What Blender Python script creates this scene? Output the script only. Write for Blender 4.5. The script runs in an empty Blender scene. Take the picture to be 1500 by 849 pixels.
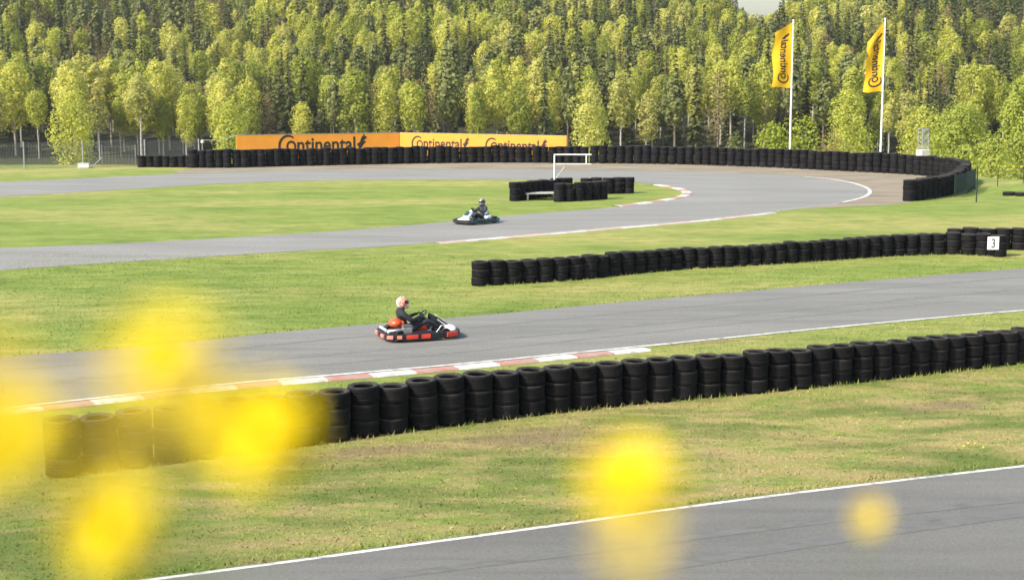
import bpy, bmesh, math, random
import numpy as np
from mathutils import Vector, Matrix

random.seed(11)
rng = np.random.default_rng(11)
scene = bpy.context.scene
COL = scene.collection
R = math.radians
PI = math.pi

# ------------------------------------------------------------------ camera
HAZE = .00015
F = 2200.0
CAM_H = 6.6
PITCH = math.atan(324.5 / F)
CP, SP = math.cos(PITCH), math.sin(PITCH)


def ray(px, py):
    dx, dy = (px - 750) / F, -(py - 424.5) / F
    return Vector((dx, CP + dy * SP, -SP + dy * CP))


def g(px, py, z=0.0):
    """the point at height z that the survey line (px, py) meets"""
    d = ray(px, py)
    t = (z - CAM_H) / d.z
    return Vector((d.x * t, d.y * t, z))


def at(px, py, y):
    d = ray(px, py)
    t = y / d.y
    return Vector((d.x * t, y, CAM_H + d.z * t))


def proj(p):
    x, y, z = p[0], p[1], p[2] - CAM_H
    fw = y * CP - z * SP
    up = y * SP + z * CP
    return 750 + F * x / fw, 424.5 - F * up / fw


cd = bpy.data.cameras.new('camera')
cam = bpy.data.objects.new('camera', cd)
COL.objects.link(cam)
cam.location = (0, 0, CAM_H)
cam.rotation_euler = (PI / 2 - PITCH, 0, 0)
cd.sensor_width = 36
cd.lens = F / 1500 * 36
cd.clip_start = 0.05
cd.clip_end = 5000
cd.dof.use_dof = True
cd.dof.focus_distance = 38
cd.dof.aperture_fstop = 2.2
scene.camera = cam

# ------------------------------------------------------------------ node helpers


def mat(name):
    m = bpy.data.materials.new(name)
    m.use_nodes = True
    nt = m.node_tree
    b = nt.nodes['Principled BSDF']
    return m, nt, b


def N(nt, typ, **kw):
    n = nt.nodes.new(typ)
    for k, v in kw.items():
        if k in n.inputs:
            n.inputs[k].default_value = v
        else:
            setattr(n, k, v)
    return n


def L(nt, a, b):
    nt.links.new(a, b)


def noise(nt, vec, scale, detail=4, rough=.55, dist=0.0):
    n = N(nt, 'ShaderNodeTexNoise')
    n.inputs['Scale'].default_value = scale
    n.inputs['Detail'].default_value = detail
    n.inputs['Roughness'].default_value = rough
    n.inputs['Distortion'].default_value = dist
    if vec is not None:
        L(nt, vec, n.inputs['Vector'])
    return n.outputs['Fac']


def ramp(nt, fac, stops):
    r = N(nt, 'ShaderNodeValToRGB')
    e = r.color_ramp.elements
    while len(e) < len(stops):
        e.new(.5)
    for i, (p, c) in enumerate(stops):
        e[i].position = p
        e[i].color = (c[0], c[1], c[2], 1) if hasattr(c, '__len__') else (c, c, c, 1)
    L(nt, fac, r.inputs['Fac'])
    return r.outputs['Color']


def mix(nt, fac, a, b, typ='MIX'):
    m = N(nt, 'ShaderNodeMix', data_type='RGBA', blend_type=typ)
    for s, v in ((m.inputs[0], fac), (m.inputs[6], a), (m.inputs[7], b)):
        if hasattr(v, 'links') or isinstance(v, bpy.types.NodeSocket):
            L(nt, v, s)
        elif isinstance(v, (int, float)):
            s.default_value = v
        else:
            s.default_value = (v[0], v[1], v[2], 1)
    return m.outputs[2]


def math_(nt, op, a, b=None):
    m = N(nt, 'ShaderNodeMath', operation=op)
    for i, v in enumerate((a, b)):
        if v is None:
            continue
        if isinstance(v, bpy.types.NodeSocket):
            L(nt, v, m.inputs[i])
        else:
            m.inputs[i].default_value = v
    return m.outputs[0]


def pos(nt, scale=(1, 1, 1), rot=0.0):
    gm = N(nt, 'ShaderNodeNewGeometry')
    mp = N(nt, 'ShaderNodeMapping')
    mp.inputs['Scale'].default_value = scale
    mp.inputs['Rotation'].default_value = (0, 0, rot)
    L(nt, gm.outputs['Position'], mp.inputs['Vector'])
    return mp.outputs['Vector']


def objc(nt):
    return N(nt, 'ShaderNodeTexCoord').outputs['Object']


def bump(nt, b, h, strength=.4, dist=.02):
    n = N(nt, 'ShaderNodeBump')
    n.inputs['Strength'].default_value = strength
    n.inputs['Distance'].default_value = dist
    L(nt, h, n.inputs['Height'])
    L(nt, n.outputs['Normal'], b.inputs['Normal'])


def plain(name, col, rough=.5, metal=0.0, var=.25, scale=6.0, coat=0.0):
    m, nt, b = mat(name)
    f = noise(nt, objc(nt), scale, 5)
    lo = tuple(c * (1 - var) for c in col)
    hi = tuple(min(1, c * (1 + var * .6)) for c in col)
    L(nt, ramp(nt, f, [(.3, lo), (.7, hi)]), b.inputs['Base Color'])
    b.inputs['Roughness'].default_value = rough
    b.inputs['Metallic'].default_value = metal
    if coat:
        b.inputs['Coat Weight'].default_value = coat
    return m


# ------------------------------------------------------------------ materials
def grass_material(name, lift=1.0, blade=False):
    m, nt, b = mat(name)
    p = pos(nt)
    ps = pos(nt, (.38, 1, 1), R(-20))
    big = noise(nt, ps, .13, 3, .5)
    mid = noise(nt, ps, .75, 6, .62, .4)
    mid2 = noise(nt, pos(nt, (.45, 1, 1), R(-24)), 1.9, 6, .65)
    fine = noise(nt, pos(nt, (.7, 1, 1)), 9, 5, .7)
    k = lift
    c = lambda r_, g_, b_: (r_ * k, g_ * k, b_ * k)
    green = ramp(nt, mid, [(.28, c(.054, .091, .014)), (.45, c(.108, .149, .025)), (.58, c(.146, .180, .036)), (.75, c(.215, .212, .074))])
    patch = ramp(nt, mid2, [(.36, c(.060, .110, .016)), (.56, c(.142, .174, .035)), (.72, c(.258, .232, .096))])
    col = mix(nt, .45, green, patch)
    # worn, drier turf in wide patches
    dry = math_(nt, 'MULTIPLY', ramp(nt, big, [(.47, 0), (.62, 1)]), ramp(nt, mid2, [(.35, .1), (.62, .7)]))
    col = mix(nt, dry, col, c(.27, .225, .085))
    # the strip between the near tyre wall and the near road is thin and straw coloured
    sx = N(nt, 'ShaderNodeSeparateXYZ')
    L(nt, N(nt, 'ShaderNodeNewGeometry').outputs['Position'], sx.inputs[0])
    wob = math_(nt, 'MULTIPLY', math_(nt, 'SUBTRACT', mid, .5), 9)
    yy = math_(nt, 'ADD', math_(nt, 'SUBTRACT', sx.outputs['Y'], math_(nt, 'MULTIPLY', sx.outputs['X'], .42)), wob)
    near = N(nt, 'ShaderNodeMapRange')
    near.inputs['From Min'].default_value = 31.5
    near.inputs['From Max'].default_value = 27.0
    L(nt, yy, near.inputs['Value'])
    thin = math_(nt, 'MULTIPLY', near.outputs[0], ramp(nt, mid2, [(.40, .08), (.60, .8)]))
    col = mix(nt, thin, col, c(.225, .172, .078))
    green2 = math_(nt, 'MULTIPLY', near.outputs[0], ramp(nt, mid, [(.40, .85), (.55, 0)]))
    col = mix(nt, green2, col, c(.075, .105, .020))
    # bare earth where the turf is worn through
    for (cx, cy, rx, ry, rot) in DIRT:
        mp = N(nt, 'ShaderNodeMapping', vector_type='TEXTURE')
        mp.inputs['Location'].default_value = (cx, cy, 0)
        mp.inputs['Rotation'].default_value = (0, 0, rot)
        mp.inputs['Scale'].default_value = (rx, ry, 1)
        L(nt, N(nt, 'ShaderNodeNewGeometry').outputs['Position'], mp.inputs['Vector'])
        ln = N(nt, 'ShaderNodeVectorMath', operation='LENGTH')
        L(nt, mp.outputs[0], ln.inputs[0])
        d = math_(nt, 'ADD', ln.outputs['Value'], math_(nt, 'MULTIPLY', math_(nt, 'SUBTRACT', mid2, .5), 3.2))
        d = math_(nt, 'ADD', d, math_(nt, 'MULTIPLY', math_(nt, 'SUBTRACT', fine, .5), 2.0))
        fac = ramp(nt, d, [(.35, .8), (1.0, 0)])
        col = mix(nt, fac, col, c(.155, .112, .062))
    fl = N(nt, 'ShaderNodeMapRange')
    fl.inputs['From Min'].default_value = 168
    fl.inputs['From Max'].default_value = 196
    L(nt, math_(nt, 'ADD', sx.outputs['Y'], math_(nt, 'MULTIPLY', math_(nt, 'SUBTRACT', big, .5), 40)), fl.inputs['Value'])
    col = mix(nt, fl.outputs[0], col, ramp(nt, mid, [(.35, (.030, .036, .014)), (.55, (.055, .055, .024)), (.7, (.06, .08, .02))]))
    L(nt, ramp(nt, fine, [(.25, .7), (.5, 1.0), (.8, 1.2)]), mix_in := N(nt, 'ShaderNodeMix', data_type='RGBA', blend_type='MULTIPLY').inputs[7])
    mm = mix_in.node
    mm.inputs[0].default_value = .8
    L(nt, col, mm.inputs[6])
    L(nt, mm.outputs[2], b.inputs['Base Color'])
    b.inputs['Roughness'].default_value = .85
    b.inputs['Specular IOR Level'].default_value = .2
    if not blade:
        bump(nt, b, noise(nt, p, 14, 6, .75), .9, .06)
    return m


def spot(px, py):
    v = g(px, py)
    return v.x, v.y


DIRT = [spot(905, 655) + (1.3, .8, R(20)), spot(780, 640) + (2.2, .7, R(22)), spot(1380, 595) + (1.2, .5, R(20)),
        spot(1060, 500) + (1.8, .22, R(22)), spot(560, 660) + (1.6, .5, R(22))]
M = {}
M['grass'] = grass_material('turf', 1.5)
M['blade'] = grass_material('grass_blades', 1.5, True)


def asphalt_material(name, base, coarse):
    m, nt, b = mat(name)
    p = pos(nt)
    big = noise(nt, pos(nt, (.25, 1, 1), R(-22)), .6, 4, .5)
    streak = noise(nt, pos(nt, (.05, 1, 1), R(-23)), 2.2, 4, .6)
    fine = noise(nt, p, coarse, 4, .8)
    col = ramp(nt, big, [(.3, tuple(c * .84 for c in base)), (.7, tuple(c * 1.1 for c in base))])
    col = mix(nt, .36, col, ramp(nt, streak, [(.33, .60), (.48, .92), (.66, 1.12)]), 'MULTIPLY')
    col = mix(nt, .7, col, ramp(nt, fine, [(.25, .5), (.5, 1), (.78, 1.55)]), 'MULTIPLY')
    L(nt, col, b.inputs['Base Color'])
    b.inputs['Roughness'].default_value = .8
    b.inputs['Specular IOR Level'].default_value = .35
    bump(nt, b, fine, .5, .008)
    return m


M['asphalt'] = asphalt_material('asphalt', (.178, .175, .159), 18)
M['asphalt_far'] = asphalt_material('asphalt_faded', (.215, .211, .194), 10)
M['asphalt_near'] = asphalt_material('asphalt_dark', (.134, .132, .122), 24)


def gravel_material():
    m, nt, b = mat('gravel')
    p = pos(nt)
    a = noise(nt, pos(nt, (.3, 1, 1)), .8, 6, .65)
    f = noise(nt, p, 14, 5, .8)
    col = ramp(nt, a, [(.3, (.135, .108, .072)), (.5, (.225, .188, .135)), (.7, (.30, .262, .19))])
    col = mix(nt, .6, col, ramp(nt, f, [(.3, .6), (.7, 1.3)]), 'MULTIPLY')
    L(nt, col, b.inputs['Base Color'])
    b.inputs['Roughness'].default_value = .95
    bump(nt, b, f, .8, .03)
    return m


M['gravel'] = gravel_material()


def paint_material(name, col, under=(.16, .16, .155), wear=(.33, .52)):
    m, nt, b = mat(name)
    p = pos(nt)
    w = noise(nt, pos(nt, (.6, 1, 1)), 5, 6, .75)
    d = noise(nt, p, 1.2, 3)
    c = ramp(nt, d, [(.3, tuple(x * .75 for x in col)), (.7, col)])
    c = mix(nt, ramp(nt, w, [(wear[0], 1), (wear[1], 0)]), c, under)
    L(nt, c, b.inputs['Base Color'])
    b.inputs['Roughness'].default_value = .7
    return m


M['line'] = paint_material('line_paint', (.72, .71, .66))
M['line_worn'] = paint_material('worn_line_paint', (.60, .585, .52), (.2, .18, .1), (.36, .62))
M['kerb_white'] = paint_material('kerb_white', (.68, .66, .62), (.3, .28, .26), (.36, .58))
M['kerb_red'] = paint_material('kerb_red', (.44, .165, .125), (.34, .25, .21), (.40, .64))
M['kerb_pink'] = paint_material('kerb_pink', (.56, .40, .34), (.4, .34, .28), (.36, .55))


def rubber_material():
    m, nt, b = mat('tyre_rubber')
    oi = N(nt, 'ShaderNodeObjectInfo')
    a = noise(nt, objc(nt), 5, 5, .7)
    base = ramp(nt, oi.outputs['Random'], [(0, (.0040, .0040, .0050)), (.6, (.0062, .0062, .0078)), (1, (.011, .0105, .012))])
    gm = N(nt, 'ShaderNodeNewGeometry')
    sx = N(nt, 'ShaderNodeSeparateXYZ')
    L(nt, gm.outputs['Normal'], sx.inputs[0])
    dust = math_(nt, 'MULTIPLY', ramp(nt, sx.outputs['Z'], [(.25, 0), (.85, 1)]), ramp(nt, a, [(.35, .15), (.7, .8)]))
    col = mix(nt, dust, base, (.085, .078, .065))
    L(nt, col, b.inputs['Base Color'])
    b.inputs['Roughness'].default_value = .72
    b.inputs['Specular IOR Level'].default_value = .13
    bump(nt, b, noise(nt, objc(nt), 30, 3), .3, .01)
    return m


M['rubber'] = rubber_material()
M['white_metal'] = plain('white_painted_metal', (.78, .78, .76), .45)
M['grey_metal'] = plain('galvanised_metal', (.36, .37, .37), .5, .3)
M['dark_metal'] = plain('dark_metal', (.03, .03, .035), .45, .3)
M['wire'] = plain('fence_wire', (.13, .14, .145), .6)
M['green_net'] = plain('green_net', (.008, .026, .020), .7)
M['wood'] = plain('weathered_wood', (.36, .345, .32), .8, 0, .35, 9)
M['orange'] = plain('orange_board', (.80, .305, .030), .5, 0, .08, 1.2)
M['flag'] = None
M['ink'] = plain('black_print', (.02, .017, .016), .55)
M['white_board'] = plain('white_board', (.82, .82, .80), .5, 0, .08)
M['red_plastic'] = plain('red_plastic', (.62, .052, .022), .38, 0, .2, 5, .3)
M['orange_red'] = plain('orange_red_shell', (.56, .075, .018), .35, 0, .2, 5, .4)
M['black_plastic'] = plain('black_plastic', (.016, .016, .019), .42)
M['white_plastic'] = plain('white_plastic', (.74, .74, .74), .35, 0, .12, 5, .3)
M['teal_plastic'] = plain('teal_plastic', (.02, .20, .20), .4, 0, .2)
M['blue_grey'] = plain('blue_grey_shell', (.30, .42, .52), .4)
M['steel'] = plain('bare_steel', (.42, .42, .43), .35, .8)
M['jacket'] = plain('dark_jacket', (.013, .014, .020), .85)
M['trousers'] = plain('dark_trousers', (.020, .020, .028), .85)
M['overall'] = plain('grey_black_overall', (.03, .032, .042), .85)
M['glove'] = plain('black_glove', (.025, .025, .028), .7)
M['shoe'] = plain('dark_shoe', (.03, .028, .026), .6)
M['visor'] = plain('dark_visor', (.012, .012, .014), .12, 0, .1)
M['skin'] = plain('skin', (.55, .33, .24), .6)


def cloth_material():
    m, nt, b = mat('flag_cloth')
    f = noise(nt, objc(nt), 2, 3)
    col = ramp(nt, f, [(.3, (.86, .45, .008)), (.7, (.90, .52, .014))])
    L(nt, col, b.inputs['Base Color'])
    b.inputs['Roughness'].default_value = .8
    tr = N(nt, 'ShaderNodeBsdfTranslucent')
    L(nt, col, tr.inputs['Color'])
    ms = N(nt, 'ShaderNodeMixShader')
    ms.inputs[0].default_value = .35
    L(nt, b.outputs[0], ms.inputs[1])
    L(nt, tr.outputs[0], ms.inputs[2])
    L(nt, ms.outputs[0], nt.nodes['Material Output'].inputs['Surface'])
    return m


M['flag'] = cloth_material()


def helmet_material(name, cols):
    m, nt, b = mat(name)
    f = noise(nt, objc(nt), 7, 2, .5, 1.2)
    L(nt, ramp(nt, f, cols), b.inputs['Base Color'])
    b.inputs['Roughness'].default_value = .25
    return m


M['helmet_pink'] = helmet_material('pink_white_helmet', [(.36, (.70, .42, .36)), (.43, (.80, .72, .67)), (.50, (.80, .73, .69)), (.555, (.58, .10, .07)), (.60, (.72, .30, .2))])
M['helmet_grey'] = helmet_material('grey_helmet', [(.36, (.04, .038, .036)), (.48, (.17, .155, .14)), (.62, (.36, .33, .30))])


def leaf_material(name, stops, trans=.35, alt=None):
    """stops: colours of the kind from tree to tree; patches of tint inside one crown on top"""
    m, nt, b = mat(name)
    oi = N(nt, 'ShaderNodeObjectInfo')
    at_ = N(nt, 'ShaderNodeAttribute', attribute_name='tint')
    r = math_(nt, 'FRACT', math_(nt, 'ADD', oi.outputs['Random'], at_.outputs['Fac']))
    col = ramp(nt, r, stops)
    f = noise(nt, pos(nt), .9, 3, .6)
    col = mix(nt, .75, col, ramp(nt, f, [(.3, (.62, .66, .6)), (.52, (1, 1, 1)), (.72, (1.32, 1.26, 1.1))]), 'MULTIPLY')
    L(nt, col, b.inputs['Base Color'])
    b.inputs['Roughness'].default_value = .6
    b.inputs['Specular IOR Level'].default_value = .25
    if trans:
        tr = N(nt, 'ShaderNodeBsdfTranslucent')
        L(nt, mix(nt, 1, col, (1.25, 1.3, .7), 'MULTIPLY'), tr.inputs['Color'])
        ms = N(nt, 'ShaderNodeMixShader')
        ms.inputs[0].default_value = trans
        L(nt, b.outputs[0], ms.inputs[1])
        L(nt, tr.outputs[0], ms.inputs[2])
        L(nt, ms.outputs[0], nt.nodes['Material Output'].inputs['Surface'])
    return m


M['birch_leaf'] = leaf_material('birch_leaves', [(0, (.285, .315, .055)), (.3, (.41, .430, .080)), (.6, (.53, .515, .12)), (.85, (.50, .475, .17)), (1, (.285, .315, .055))], .47)
M['spruce_leaf'] = leaf_material('spruce_needles', [(0, (.065, .090, .026)), (.4, (.105, .125, .036)), (.75, (.165, .165, .060)), (1, (.065, .090, .026))], .2)
M['pine_leaf'] = leaf_material('pine_needles', [(0, (.16, .18, .055)), (.5, (.21, .225, .075)), (1, (.16, .18, .055))], .25)
M['bud_leaf'] = leaf_material('budding_twigs', [(0, (.25, .165, .075)), (.5, (.27, .205, .095)), (1, (.22, .19, .085))], .3)
M['yellow_leaf'] = leaf_material('young_yellow_leaves', [(0, (.32, .36, .065)), (.5, (.40, .41, .085)), (1, (.32, .36, .065))], .42)
M['bush_leaf'] = leaf_material('bush_leaves', [(0, (.28, .32, .04)), (.5, (.34, .36, .05)), (1, (.28, .32, .04))], .4)


def bark_material(name, a, c, sc):
    m, nt, b = mat(name)
    tc = N(nt, 'ShaderNodeMapping')
    tc.inputs['Scale'].default_value = (1, 1, .35 if sc < 8 else 3)
    L(nt, objc(nt), tc.inputs['Vector'])
    f = noise(nt, tc.outputs[0], sc, 5, .7)
    L(nt, ramp(nt, f, [(.35, a), (.55, c)]), b.inputs['Base Color'])
    b.inputs['Roughness'].default_value = .9
    return m


M['birch_bark'] = bark_material('birch_bark', (.16, .14, .12), (.50, .47, .42), 9)
M['conifer_bark'] = bark_material('conifer_bark', (.07, .05, .035), (.17, .125, .09), 6)
M['petal'] = plain('yellow_petal', (.80, .645, .006), .5, 0, .1, 60)
M['petal_pale'] = plain('pale_yellow_petal', (.80, .65, .10), .5, 0, .1, 60)
M['stem'] = plain('green_stem', (.12, .18, .03), .6)

# ------------------------------------------------------------------ mesh helpers


class MB:
    def __init__(s):
        s.v, s.f, s.m = [], [], []

    def add(s, vs, fs, mi=0):
        o = len(s.v)
        s.v += [tuple(v) for v in vs]
        s.f += [tuple(i + o for i in f) for f in fs]
        s.m += [mi] * len(fs)
        return s

    def box(s, c, d, rot=None, mi=0, bev=0.0):
        x, y, z = (q / 2 for q in d)
        if bev:
            e = min(bev, x * .45, y * .45, z * .45)
            vs = []
            ring = [(x - e, y), (x, y - e), (x, -y + e), (x - e, -y), (-x + e, -y), (-x, -y + e), (-x, y - e), (-x + e, y)]
            inner = [(a * (1 - e / x) if x else a, b_ * (1 - e / y) if y else b_) for a, b_ in ring]
            for zz, rr in ((-z, inner), (-z + e, ring), (z - e, ring), (z, inner)):
                vs += [(a, b_, zz) for a, b_ in rr]
            fs = [tuple(range(8)), tuple(range(31, 23, -1))]
            for k in range(3):
                for i in range(8):
                    j = (i + 1) % 8
                    fs.append((k * 8 + j, k * 8 + i, (k + 1) * 8 + i, (k + 1) * 8 + j))
        else:
            vs = [(-x, -y, -z), (x, -y, -z), (x, y, -z), (-x, y, -z), (-x, -y, z), (x, -y, z), (x, y, z), (-x, y, z)]
            fs = [(3, 2, 1, 0), (4, 5, 6, 7), (0, 1, 5, 4), (1, 2, 6, 5), (2, 3, 7, 6), (3, 0, 4, 7)]
        vs = [Vector(v) for v in vs]
        if rot is not None:
            vs = [rot @ v for v in vs]
        c = Vector(c)
        return s.add([v + c for v in vs], fs, mi)

    def tube(s, pts, r, n=8, mi=0, cap=True, closed=False):
        pts = [Vector(p) for p in pts]
        k = len(pts)
        rs = r if hasattr(r, '__len__') else [r] * k
        vs, fs = [], []
        nrm = None
        for i, p in enumerate(pts):
            if closed:
                t = pts[(i + 1) % k] - pts[i - 1]
            else:
                t = pts[min(i + 1, k - 1)] - pts[max(i - 1, 0)]
            t.normalize()
            if nrm is None:
                nrm = t.orthogonal().normalized()
            nrm = (nrm - t * nrm.dot(t))
            nrm = nrm.normalized() if nrm.length > 1e-6 else t.orthogonal().normalized()
            bn = t.cross(nrm)
            for j in range(n):
                a = 2 * PI * j / n
                vs.append(p + (nrm * math.cos(a) + bn * math.sin(a)) * rs[i])
        for i in range(k if closed else k - 1):
            i2 = (i + 1) % k
            for j in range(n):
                j2 = (j + 1) % n
                fs.append((i * n + j, i * n + j2, i2 * n + j2, i2 * n + j))
        if cap and not closed:
            fs.append(tuple(range(n - 1, -1, -1)))
            fs.append(tuple((k - 1) * n + j for j in range(n)))
        return s.add(vs, fs, mi)

    def lathe(s, prof, n=24, axis='Z', c=(0, 0, 0), mi=0, closed=True):
        vs, fs = [], []
        k = len(prof)
        for i in range(n):
            a = 2 * PI * i / n
            for r_, h in prof:
                x, y, z = r_ * math.cos(a), r_ * math.sin(a), h
                if axis == 'Y':
                    x, y, z = x, z, y
                elif axis == 'X':
                    x, y, z = z, x, y
                vs.append((x + c[0], y + c[1], z + c[2]))
        for i in range(n):
            i2 = (i + 1) % n
            for j in range(k if closed else k - 1):
                j2 = (j + 1) % k
                fs.append((i * k + j, i2 * k + j, i2 * k + j2, i * k + j2))
        return s.add(vs, fs, mi)

    def ball(s, c, r, n=12, m=8, mi=0, rot=None):
        r = r if hasattr(r, '__len__') else (r, r, r)
        vs = [(0, 0, r[2])]
        for i in range(1, m):
            t = PI * i / m
            for j in range(n):
                a = 2 * PI * j / n
                vs.append((r[0] * math.sin(t) * math.cos(a), r[1] * math.sin(t) * math.sin(a), r[2] * math.cos(t)))
        vs.append((0, 0, -r[2]))
        fs = []
        for j in range(n):
            j2 = (j + 1) % n
            fs.append((0, 1 + j, 1 + j2))
            for i in range(m - 2):
                fs.append((1 + i * n + j, 1 + (i + 1) * n + j, 1 + (i + 1) * n + j2, 1 + i * n + j2))
            fs.append((1 + (m - 2) * n + j, len(vs) - 1, 1 + (m - 2) * n + j2))
        vs = [Vector(v) for v in vs]
        if rot is not None:
            vs = [rot @ v for v in vs]
        return s.add([v + Vector(c) for v in vs], fs, mi)

    def sweep(s, pts, sec, closed=False, mi=0):
        """section (out, up) carried along a level path, out = right-hand side of travel"""
        pts = [Vector(p) for p in pts]
        k, n = len(pts), len(sec)
        vs, fs = [], []
        for i, p in enumerate(pts):
            a = pts[i - 1] if (closed or i) else pts[i]
            b = pts[(i + 1) % k] if (closed or i < k - 1) else pts[i]
            t = (b - a)
            t.z = 0
            t.normalize()
            o = Vector((t.y, -t.x, 0))
            for u, w in sec:
                vs.append(p + o * u + Vector((0, 0, w)))
        for i in range(k if closed else k - 1):
            i2 = (i + 1) % k
            for j in range(n):
                j2 = (j + 1) % n
                fs.append((i * n + j, i2 * n + j, i2 * n + j2, i * n + j2))
        if not closed:
            fs.append(tuple(range(n)))
            fs.append(tuple((k - 1) * n + j for j in range(n - 1, -1, -1)))
        return s.add(vs, fs, mi)

    def mesh(s, name, mats, smooth=False):
        me = bpy.data.meshes.new(name)
        me.from_pydata(s.v, [], s.f)
        for m_ in (mats if isinstance(mats, (list, tuple)) else [mats]):
            me.materials.append(m_)
        me.polygons.foreach_set('material_index', s.m)
        me.update()
        bm = bmesh.new()
        bm.from_mesh(me)
        bmesh.ops.recalc_face_normals(bm, faces=bm.faces)
        bm.to_mesh(me)
        bm.free()
        if smooth:
            me.polygons.foreach_set('use_smooth', [True] * len(me.polygons))
            if smooth != 'all':
                try:
                    me.set_sharp_from_angle(angle=R(38))
                except Exception:
                    pass
        return me

    def build(s, name, mats, parent=None, smooth=False):
        return obj(name, s.mesh(name, mats, smooth), parent)


def obj(name, me, parent=None):
    o = bpy.data.objects.new(name, me)
    COL.objects.link(o)
    if parent is not None:
        o.parent = parent
    return o


def tag(o, label=None, cat=None, group=None, kind=None):
    for k, v in (('label', label), ('category', cat), ('group', group), ('kind', kind)):
        if v:
            o[k] = v
    return o


def empty(name, loc=(0, 0, 0), rz=0.0, label=None, cat=None, group=None):
    o = bpy.data.objects.new(name, None)
    COL.objects.link(o)
    o.empty_display_size = .2
    o.location = loc
    o.rotation_euler = (0, 0, rz)
    return tag(o, label, cat, group)


def catmull(pts, step=None, n=12):
    p = [Vector(q) for q in pts]
    p = [p[0] * 2 - p[1]] + p + [p[-1] * 2 - p[-2]]
    out = []
    for i in range(1, len(p) - 2):
        a, b, c, d = p[i - 1], p[i], p[i + 1], p[i + 2]
        for k in range(n):
            t = k / n
            out.append(.5 * ((2 * b) + (c - a) * t + (2 * a - 5 * b + 4 * c - d) * t * t + (3 * b - a - 3 * c + d) * t ** 3))
    out.append(p[-2].copy())
    return out


def resample(pts, n=None, step=None):
    cum = [0.0]
    for a, b in zip(pts, pts[1:]):
        cum.append(cum[-1] + (b - a).length)
    tot = cum[-1]
    if n is None:
        n = max(2, int(round(tot / step)) + 1)
    out, j = [], 0
    for i in range(n):
        s_ = tot * i / (n - 1)
        while j < len(cum) - 2 and cum[j + 1] < s_:
            j += 1
        d = cum[j + 1] - cum[j]
        t = (s_ - cum[j]) / d if d > 1e-9 else 0
        out.append(pts[j].lerp(pts[j + 1], min(1, max(0, t))))
    return out


def offset(pts, d):
    out = []
    for i, p in enumerate(pts):
        t = pts[min(i + 1, len(pts) - 1)] - pts[max(i - 1, 0)]
        t.normalize()
        out.append(p + Vector((t.y, -t.x, 0)) * d)
    return out


def strip(name, A, B, z, m, kind='structure'):
    mb = MB()
    n = len(A)
    vs = [(p.x, p.y, z) for p in A] + [(p.x, p.y, z) for p in B]
    mb.add(vs, [(i, i + 1, n + i + 1, n + i) for i in range(n - 1)])
    o = mb.build(name, m)
    me = o.data
    if me.polygons[0].normal.z < 0:
        me.flip_normals()
    return tag(o, kind=kind)


def inside(poly, x, y):
    """vectorised point in polygon"""
    px = np.array([p.x for p in poly]); py = np.array([p.y for p in poly])
    res = np.zeros(len(x), bool)
    j = len(px) - 1
    for i in range(len(px)):
        c = ((py[i] > y) != (py[j] > y)) & (x < (px[j] - px[i]) * (y - py[i]) / (py[j] - py[i] + 1e-12) + px[i])
        res ^= c
        j = i
    return res


# ------------------------------------------------------------------ terrain
def sstep(a, b, x):
    t = np.clip((x - a) / (b - a), 0, 1)
    return t * t * (3 - 2 * t)


def height(x, y):
    x = np.asarray(x, float); y = np.asarray(y, float)
    edge = 114 - 3.9 * np.clip(x - 24.0, 0, 20)
    edge = np.maximum(edge, 62) - 11 * (1 - sstep(-25, -20.5, x))
    z = -5.2 * sstep(0, 46, y - edge)
    z = z - 0.02 * np.clip(y - edge - 0, 0, 60)
    # small rise of the turf on the right, outside the bend
    z = z + np.maximum(0, .55 * np.exp(-(((x - 29.2) / 2.4) ** 2 + ((y - 82) / 5) ** 2)) - .02)
    slope = .165 - .012 * np.sin(x * .021 + 1) - .006 * np.sin(x * .06)
    hill = slope * np.clip(y - 222, 0, 250)
    dip = np.clip((y - 300) * .150, 0, 26) * np.exp(-((x - .1635 * y) / (.026 * y)) ** 2)
    hill = hill - dip - .3 * np.clip(y - 500, 0, 80)
    z = z + hill + 1.2 * np.sin(x * .05 + y * .03) * sstep(215, 260, y)
    # the bank the photographer stands on
    bank = 6.05 * (1 - sstep(.9, 8.6, y)) * (1 - sstep(14, 30, np.abs(x)))
    return z + bank


def H(x, y):
    return float(height(np.array([x]), np.array([y]))[0])


xs = np.concatenate([np.arange(-900, -160, 40), np.arange(-160, -40, 8), np.arange(-40, 40, 1.6), np.arange(40, 160, 8), np.arange(160, 940, 40)])
ys = np.concatenate([np.arange(-60, -4, 8), np.arange(-4, 14, .5), np.arange(14, 128, 2), np.arange(128, 560, 8), np.arange(560, 1800, 60)])
X, Y = np.meshgrid(xs, ys)
Z = height(X, Y)
Z[np.abs(Z) < 1e-4] = 0
nv = np.stack([X.ravel(), Y.ravel(), Z.ravel()], 1)
nx, ny = len(xs), len(ys)
idx = np.arange(nx * ny).reshape(ny, nx)
quads = np.stack([idx[:-1, :-1].ravel(), idx[:-1, 1:].ravel(), idx[1:, 1:].ravel(), idx[1:, :-1].ravel()], 1)


def np_mesh(name, verts, faces, mats, mi=None, smooth=False):
    me = bpy.data.meshes.new(name)
    k = faces.shape[1]
    me.vertices.add(len(verts))
    me.vertices.foreach_set('co', np.ascontiguousarray(verts, dtype=np.float32).ravel())
    me.loops.add(faces.size)
    me.loops.foreach_set('vertex_index', np.ascontiguousarray(faces, dtype=np.int32).ravel())
    me.polygons.add(len(faces))
    me.polygons.foreach_set('loop_start', np.arange(0, faces.size, k, dtype=np.int32))
    for m_ in (mats if isinstance(mats, (list, tuple)) else [mats]):
        me.materials.append(m_)
    if mi is not None:
        me.polygons.foreach_set('material_index', np.ascontiguousarray(mi, dtype=np.int32))
    if smooth:
        me.polygons.foreach_set('use_smooth', np.ones(len(faces), bool))
    me.update(calc_edges=True)
    return me


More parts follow.
